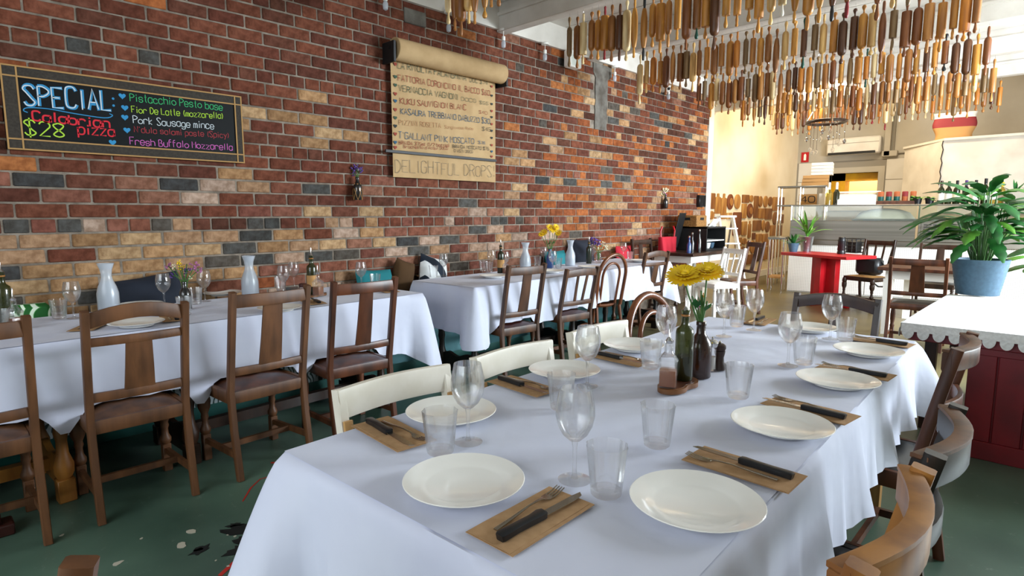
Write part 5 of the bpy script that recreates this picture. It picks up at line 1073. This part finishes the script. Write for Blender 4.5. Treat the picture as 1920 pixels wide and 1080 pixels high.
for px, c_, l in ((1552, 'winewhite', 'clear yellow-filled'), (1566, 'winegreen', 'green')): p, _ = onC(px, .3, TC); lathething('squeeze_bottle', '%s bottle standing before the yellow hatch' % l, 'bottle', p, [('body', [(0, 0), (.05, 0), (.05, .2), (.02, .26)], c_), ('neck', [(.02, .26), (.02, .36), (.015, .38)], 'white')])
p, _ = onC(1919, .25, TC); t = thing('planter', 'pale rectangular planter with small succulents at the right end of the counter', 'plant', p, CRZ); MB().bb((-.25, -.1, 0), (.25, .1, .17), ch=.006).build('trough', 'greywall', t); bush(t, (-.12, 0, .16), 12, .2, .03, 'leaf', .8, 0, .4); bush(t, (.08, 0, .16), 12, .2, .03, 'leaflight', .8, 0, .4)
# ------------------------------------------------------------------ steel rack, bench, boxes and number sign
pa, _ = onC(1458, .85); pb, _ = onC(1546, .85); w_ = (pb-pa).length
t = thing('steel_rack', 'steel wire rack left of the glass counter', 'rack', pa, CRZ)
for x in (0, w_*.47, w_):
    for y in (0, .4): MB().tube([(x, y, 0), (x, y, 1.83)], .016, 8).build('post', 'chrome', t)
for z in (1.82, 1.48): MB().bb((-.02, -.02, z-.015), (w_+.02, .42, z+.015), ch=.004).build('shelf', 'steel', t)
cpx = pa+DU*(w_*.75)+DV*.2
for k in range(3): MB().box((0, 0, .03), (.42, .38, .055), ch=.003).build('pizza_box', 'cardboard', None, label='brown pizza box on the steel rack, %s from the bottom of its pile' % ONES[k+1], cat='box', group='pizza boxes on the rack', loc=(cpx.x, cpx.y, 1.836+.06*k), rz=CRZ+.05*k)
cq_ = pa+DU*(w_*.97)+DV*.25
for k in range(4): MB().box((0, 0, .03), (.34, .3, .052), ch=.003).build('pizza_box', 'paper', None, label='white box on top of the brown pizza boxes, %s from the bottom' % ONES[k+1], cat='box', group='white boxes on the rack', loc=(cpx.x+DU.x*.1, cpx.y+DU.y*.1, 2.017+.055*k), rz=CRZ)
q0, u0 = onC(1513, .95, 1.4955); t = thing('number_sign', 'brown cardboard sign reading 40 on the rack', 'sign', q0, CRZ); MB().bb((-.15, -.01, 0), (.15, .01, .19), ch=.002).build('card', 'cardboard', t)
m = MB(); st, W = strokes('40')
for s_ in st: ribbon(m, [Vector((q.x/W*.22-.11, .04+q.y/6*.11, 0)) for q in s_], .016, lambda u, v, q: (u, -.011-q, v))
m.build('lettering', 'black', t, smooth=False)
q0, u0 = onC(1546, .98, 1.4955); t = thing('white_carton', 'white carton beside the number sign on the rack', 'carton', q0, CRZ); MB().box((0, 0, .1), (.2, .16, .2), ch=.004).build('carton_body', 'paper', t); MB().box((0, 0, .202), (.2, .02, .003)).build('tape', 'cardboard', t, smooth=False)
pa, _ = onC(1446, -.25); pb, _ = onC(1472, -.25); w_ = (pb-pa).length
t = thing('steel_bench', 'small steel bench with a wooden undershelf before the chopping boards', 'bench', pa, CRZ); MB().bb((-.03, -.02, .9), (w_+.03, .42, .94), ch=.004).build('bench_top', 'steel', t); MB().bb((0, 0, .24), (w_, .4, .27), ch=.003).build('undershelf', 'rawwood', t)
for x in (0, w_):
    for y in (0, .4): MB().tube([(x, y, 0), (x, y, .9)], .016, 8).build('leg', 'chrome', t)
# ------------------------------------------------------------------ oven block, sack, air conditioner, duct, signs
a = onX(1768, 266, 12.6); b = onX(1697, 278, 13.7); zo = (a.z+b.z)/2
t = thing('pizza_oven', 'big cream plastered oven block behind the counter', 'oven'); MB().prism([(12.6, a.y), (13.7, b.y), (14.55, b.y), (14.55, -1.4), (12.6, -1.4)], zo, lambda u, v, q: (u, v, q)).build('oven_body', 'whitepaint', t, smooth=False)
MB().prism([(12.57, a.y-.02), (13.68, b.y+.03), (14.56, b.y+.03), (14.56, -1.4), (12.57, -1.4)], .04, lambda u, v, q: (u, v, zo+q)).build('oven_top', 'whitepaint', t, smooth=False)
cr_ = MB(); pts = [(12.59, a.y-.004+.012*math.sin(k*2.1), zo-.75*k/10) for k in range(11)]; cr_.tube(pts, .008, 5); cr_.build('crack', 'soil', t)
sa = onX(1787, 262, 12.95); sb = onX(1787, 210, 12.95); t = thing('flour_sack', 'paper flour sack with a red band on top of the oven', 'sack', (12.95, sa.y, zo+.041), .2); hs = sb.z-sa.z-.02
def sk(v0, v1): return lambda u, v: ((.14-.06*((v0+(v1-v0)*v))**2)*math.copysign(abs(math.sin(2*PI*u))**.6, math.sin(2*PI*u)), (.27+.05*(v0+(v1-v0)*v)-.02*math.sin(9*(v0+(v1-v0)*v)))*math.copysign(abs(math.cos(2*PI*u))**.6, math.cos(2*PI*u)), hs*(v0+(v1-v0)*v))
for nm, v0, v1, mt in (('sack_base', 0, .45, 'cardboard'), ('red_band', .45, .8, 'rust'), ('sack_top', .8, 1, 'paper')): MB().grid(sk(v0, v1), 32, 5, True).build(nm, mt, t)
a = onX(1553, 262, XK-.12); b = onX(1651, 292, XK-.12); t = thing('air_conditioner', 'off-white split air conditioner on the kitchen wall', 'air conditioner', (XK-.12, (a.y+b.y)/2, (a.z+b.z)/2+.03)); w_ = a.y-b.y
MB().box((0, 0, 0), (.2, w_, .36), ch=.03).build('casing', 'whitepaint', t); MB().box((-.09, .02, -.15), (.06, w_*.88, .05)).build('outlet', 'black', t, smooth=False); MB().box((-.102, 0, .06), (.006, w_*.96, .008)).build('seam', 'grout', t, smooth=False)
a = onX(1668, 225, XK-.06); t = thing('duct', 'grey wall duct bending beside the air conditioner', 'duct', (0, 0, 0)); b = onX(1668, 288, XK-.06); c = onX(1652, 288, XK-.06); MB().bb((XK-.11, a.y-.06, b.z-.05), (XK-.005, a.y+.06, 4.55), ch=.01).build('riser', 'greywall', t); MB().bb((XK-.11, c.y-.02, b.z-.06), (XK-.005, c.y-.3, b.z+.06), ch=.01).build('elbow', 'greywall', t)
d = onX(1700, 286, XK-.04); MB().tube([(XK-.03, a.y-.1, 4.5), (XK-.03, a.y-.1, d.z), (XK-.03, d.y-.3, d.z)], .02, 8).build('conduit', 'grout', t)
a = onX(1503, 286, XK-.01); b = onX(1516, 304, XK-.01); t = thing('fire_sign', 'small red fire equipment sign with a white extinguisher symbol', 'sign', (XK-.012, (a.y+b.y)/2, (a.z+b.z)/2)); w_, h_ = a.y-b.y, a.z-b.z; MB().box((0, 0, 0), (.006, w_, h_), ch=.001).build('plate', 'redpaint', t); MB().prism([(-w_*.16, -h_*.3), (w_*.16, -h_*.3), (w_*.16, h_*.2), (w_*.06, h_*.34), (-w_*.06, h_*.34), (-w_*.16, h_*.2)], .003, lambda u, v, q: (-.004-q, u, v)).build('symbol', 'white', t, smooth=False)
# chandelier of keys and glass drops
c = onX(1549, 229, 9.3); t = thing('chandelier', 'wooden ring chandelier hung with keys and glass drops below the rolling pins', 'chandelier', c); zc = CZ+.28-c.z
MB().tube([(.25*math.cos(2*PI*i/28), .25*math.sin(2*PI*i/28), 0) for i in range(28)], .022, 8, True).build('ring', 'darkwood', t)
for k in range(3): a0 = 2*PI*k/3; MB().tube([(.25*math.cos(a0), .25*math.sin(a0), .02), (0, 0, min(zc, .5)), (0, 0, zc)], .004, 5).build('chain', 'chrome', t)
for k in range(12):
    a0 = 2*PI*k/12; rr = .25 if k % 2 else .15; L = .12+.28*R.random(); x, y = rr*math.cos(a0), rr*math.sin(a0); s_ = MB().tube([(x, y, 0), (x, y, -L)], .003, 5).build('string', 'chrome', t)
    MB().ball((x, y, -L-.03), .025, 8, 6, (1, 1, 1.5)).build('drop', 'glass' if k % 3 else 'chrome', s_); MB().tube([(x+.016*math.cos(q*PI/4), y, -L*.6+.016*math.sin(q*PI/4)) for q in range(8)], .004, 5, True).build('key_ring', 'cutlery', s_)
# ------------------------------------------------------------------ red table and what stands on it
e0 = Vector((9.36, 3.34)); e1 = Vector((8.86, 2.20)); dl = (e1-e0).normalized(); ds = Vector((-dl.y, dl.x)); rcn = (e0+e1)/2+ds*.30; rrz = math.atan2(dl.y, dl.x); TR = .75
t = thing('red_table', 'bright red pedestal table before the dotted counter', 'table', (rcn.x, rcn.y, 0), rrz); MB().bb((-.56, -.30, TR-.045), (.56, .30, TR), ch=.006).build('table_top', 'redpaint', t); MB().bb((-.2, -.05, .06), (.2, .05, TR-.045), ch=.004).build('pedestal', 'redpaint', t); MB().bb((-.05, -.16, .06), (.05, .16, TR-.045), ch=.004).build('pedestal', 'redpaint', t)
for a, b in (((-.42, -.05, 0), (.42, .05, .07)), ((-.05, -.32, 0), (.05, .32, .07))): MB().bb(a, b, ch=.02).build('foot', 'redpaint', t)
def gzr(x, y): p = onZ(x, y, TR); return Vector((p.x, p.y, TR+.001))
p = gzr(1511, 471); t = thing('bucket_plant', 'galvanised bucket with a bright green palm on the red table', 'plant', p); MB().lathe([(.07, 0), (.1, .22), (.105, .225), (.1, .23), (.09, .2), (0, .2)], 20).build('bucket', 'galv', t); bush(t, (0, 0, .2), 22, .34, .045, 'leaflight', .8, 0, .9, .1); MB().tube([(.1*math.cos(a_), -.02, .2+.06*math.sin(a_)-.06) for a_ in [PI*i/10 for i in range(11)]], .004, 5).build('bail', 'chrome', t)
p = gzr(1487, 472); t = thing('pot_plant', 'small blue pot with a leafy succulent on the red table', 'plant', p); MB().lathe([(.055, 0), (.08, .13), (.075, .135), (.06, .11), (0, .11)], 20).build('pot', 'bluepot', t); bush(t, (0, 0, .11), 14, .2, .04, 'leaf', 1, 0, .8)
p = gzr(1577, 476); lathething('flask', 'black ribbed flask on the red table', 'flask', p, [('body', [(.055, 0), (.058, .01), (.05, .05), (.056, .06), (.05, .11), (.056, .12), (.05, .17), (.054, .18), (.05, .21)], 'blackplastic'), ('cap', [(.045, .21), (.045, .24), (.03, .25)], 'black')])
p = gzr(1600, 474); t = thing('wire_basket', 'black wire basket on the red table', 'basket', p, rrz)
for z in (.01, .06, .11, .16, .21): MB().tube([(-.11, -.09, z), (.11, -.09, z), (.11, .09, z), (-.11, .09, z)], .006, 5, True).build('wire', 'black', t)
for x in (-.11, -.04, .04, .11):
    for y in (-.09, .09): MB().tube([(x, y, 0), (x, y, .21)], .005, 5).build('upright', 'black', t)
MB().bb((-.1, -.08, .0), (.1, .08, .008)).build('floor_plate', 'black', t); MB().box((0, 0, .09), (.17, .13, .16), ch=.01).build('contents', 'blackplastic', t)
# bag on the chair by the red table
t = thing('shoulder_bag', 'black shoulder bag on the chair by the red table', 'bag', (9.56, 2.13, .471), PI/2-.35); MB().box((0, 0, .12), (.34, .18, .24), ch=.04).build('bag_body', 'blackplastic', t); MB().box((0, -.093, .1), (.28, .01, .13), ch=.004).build('pocket', 'black', t); MB().tube([(-.17, 0, .2), (-.22, -.12, .0), (-.15, -.3, -.18), (.05, -.32, -.2), (.2, -.12, 0), (.17, 0, .2)], .012, 6).build('strap', 'black', t)
# bare wooden table with white legs
t = thing('wooden_table', 'bare brown table with white legs between dark chairs', 'table', (8.2, 1.12, 0), .03); MB().bb((-.75, -.48, .715), (.75, .48, .75), ch=.005).build('table_top', 'oakred', t); MB().bb((-.68, -.41, .62), (.68, .41, .715)).build('apron', 'white', t, smooth=False)
for sx in (-1, 1):
    for sy in (-1, 1): MB().beam((sx*.65, sy*.38, 0), (sx*.65, sy*.38, .62), .07, .07, .09, .09).build('leg', 'white', t)
# ------------------------------------------------------------------ red cabinet table under the lace cloth
t = thing('red_cabinet', 'dark red panelled cabinet table under the lace cloth', 'cabinet'); ZL = .715
MB().bb((3.95, -.75, ZL-.1), (5.55, .66, ZL-.006), ch=.004).build('table_top', 'darkred', t)
MB().bb((4.0, -.75, .0), (5.5, .38, ZL-.1)).build('carcass', 'darkred', t, smooth=False)
yk = .38
for k in range(9):
    MB().bb((3.982, yk-.122, .1), (4.0, yk-.004, ZL-.13), ch=.003).build('plank', 'darkred', t); yk -= .126
MB().bb((3.975, -.75, 0), (4.0, .385, .1), ch=.003).build('kick_rail', 'darkred', t); MB().bb((3.975, -.75, ZL-.14), (4.0, .385, ZL-.1), ch=.003).build('top_rail', 'darkred', t)
MB().beam((4.35, .6, 0), (4.35, .6, ZL-.1), .06, .06).build('leg', 'darkwood', t); MB().beam((5.4, .6, 0), (5.4, .6, ZL-.1), .06, .06).build('leg', 'darkwood', t)
lc = thing('lace_cloth', 'white cloth with scalloped lace edging on the red cabinet', 'tablecloth'); LX0, LX1, LY1 = 3.92, 5.58, .69
m = MB(); m.grid(lambda u, v: (LX0+(LX1-LX0)*u, -.78+(LY1+.78)*v, ZL+.004*math.sin(u*9+v*7)*math.sin(v*15) if .05 < u < .95 else ZL), 24, 24); m.grid(lambda u, v: (LX0-.004-.01*v*abs(math.sin(u*40)), -.78+(LY1+.78)*u, ZL-.045*v), 90, 3); m.grid(lambda u, v: (LX0+(LX1-LX0)*u, LY1+.004+.01*v*abs(math.sin(u*40)), ZL-.045*v), 90, 3); m.build('cloth_sheet', 'lace', lc)
sc_ = MB().prism([(.029*math.cos(PI+PI*i/10), .042*math.sin(PI+PI*i/10)) for i in range(11)]+[(.02, .012), (-.02, .012)], .002, lambda u, v, q: (q, u, v)).mesh('lace_scallop', 'lace', False)
for k in range(20): link('lace_scallop', sc_, lc, loc=(LX0-.012, LY1-.035-.072*k, ZL-.045))
for k in range(22): o = link('lace_scallop', sc_, lc, loc=(LX0+.04+.074*k, LY1+.012, ZL-.045), rz=PI/2)
# blue pot plant on it
pp = onZ(1832, 551, ZL+.008); kz = (pp-CAM).dot(FW)/FPX; rt_ = 44*kz; hp = 66*kz
t = thing('potted_plant', 'lush green plant with wavy leaves in a blue ribbed pot on the lace cloth', 'plant', (pp.x, pp.y, ZL+.006)); pr = []
for i in range(24): q = i/23; pr.append((rt_*(.74+.26*q)+(.002 if i % 2 else 0), hp*q))
MB().lathe([(0, 0)]+pr+[(rt_*.93, hp), (rt_*.9, hp*.88), (0, hp*.88)], 32).build('pot', 'bluepot', t); MB().lathe([(0, hp*.89), (rt_*.89, hp*.89)], 24).build('soil', 'soil', t, smooth=False)
for k in range(84):
    a = k*2.399+R.random()*.5; ring = (k % 4)/3; hgt = hp*.9+(.06+.40*R.random())*(1.05-.25*ring); rad = .02+.12*ring+.05*R.random()
    st = MB(); b0 = Vector((.05*math.cos(a), .05*math.sin(a), hp*.88)); tip = Vector((rad*math.cos(a), rad*math.sin(a), hgt+.08)); st.tube([b0, (b0+tip)/2+Vector((0, 0, .03)), tip], .004, 5); s_ = st.build('stem', 'stem', t)
    m = MB(); leafblade(m, tip, Vector((math.cos(a), math.sin(a), .75-.65*ring+.3*R.random())), .26+.16*R.random(), .075+.03*R.random(), 1.0+.5*R.random(), 12, .16); m.build('leaf', 'leaf' if k % 5 else 'leaflight', s_)
# second plant entering at the right edge
p = onX(1935, 560, 7.3); t = thing('leafy_plant', 'broad-leaved plant leaning in at the right edge of the photo', 'plant', (7.3, p.y-.2, 0)); MB().lathe([(.14, 0), (.19, .35), (.18, .35), (.16, .3), (0, .3)], 22).build('pot', 'terracotta', t)
for k in range(9):
    a = 1.0+k*.7; st = MB(); tip = Vector((.16*math.cos(a), .16*math.sin(a)+.08, .85+.09*(k % 4))); st.tube([(0, 0, .3), (tip.x*.4, tip.y*.4, .6), tip], .007, 6); s_ = st.build('stem', 'stem', t); m = MB(); leafblade(m, tip, Vector((math.cos(a), math.sin(a)+.4, .3)), .3, .17, 1.1, 8); m.build('leaf', 'leaflight' if k % 2 else 'leaf', s_)
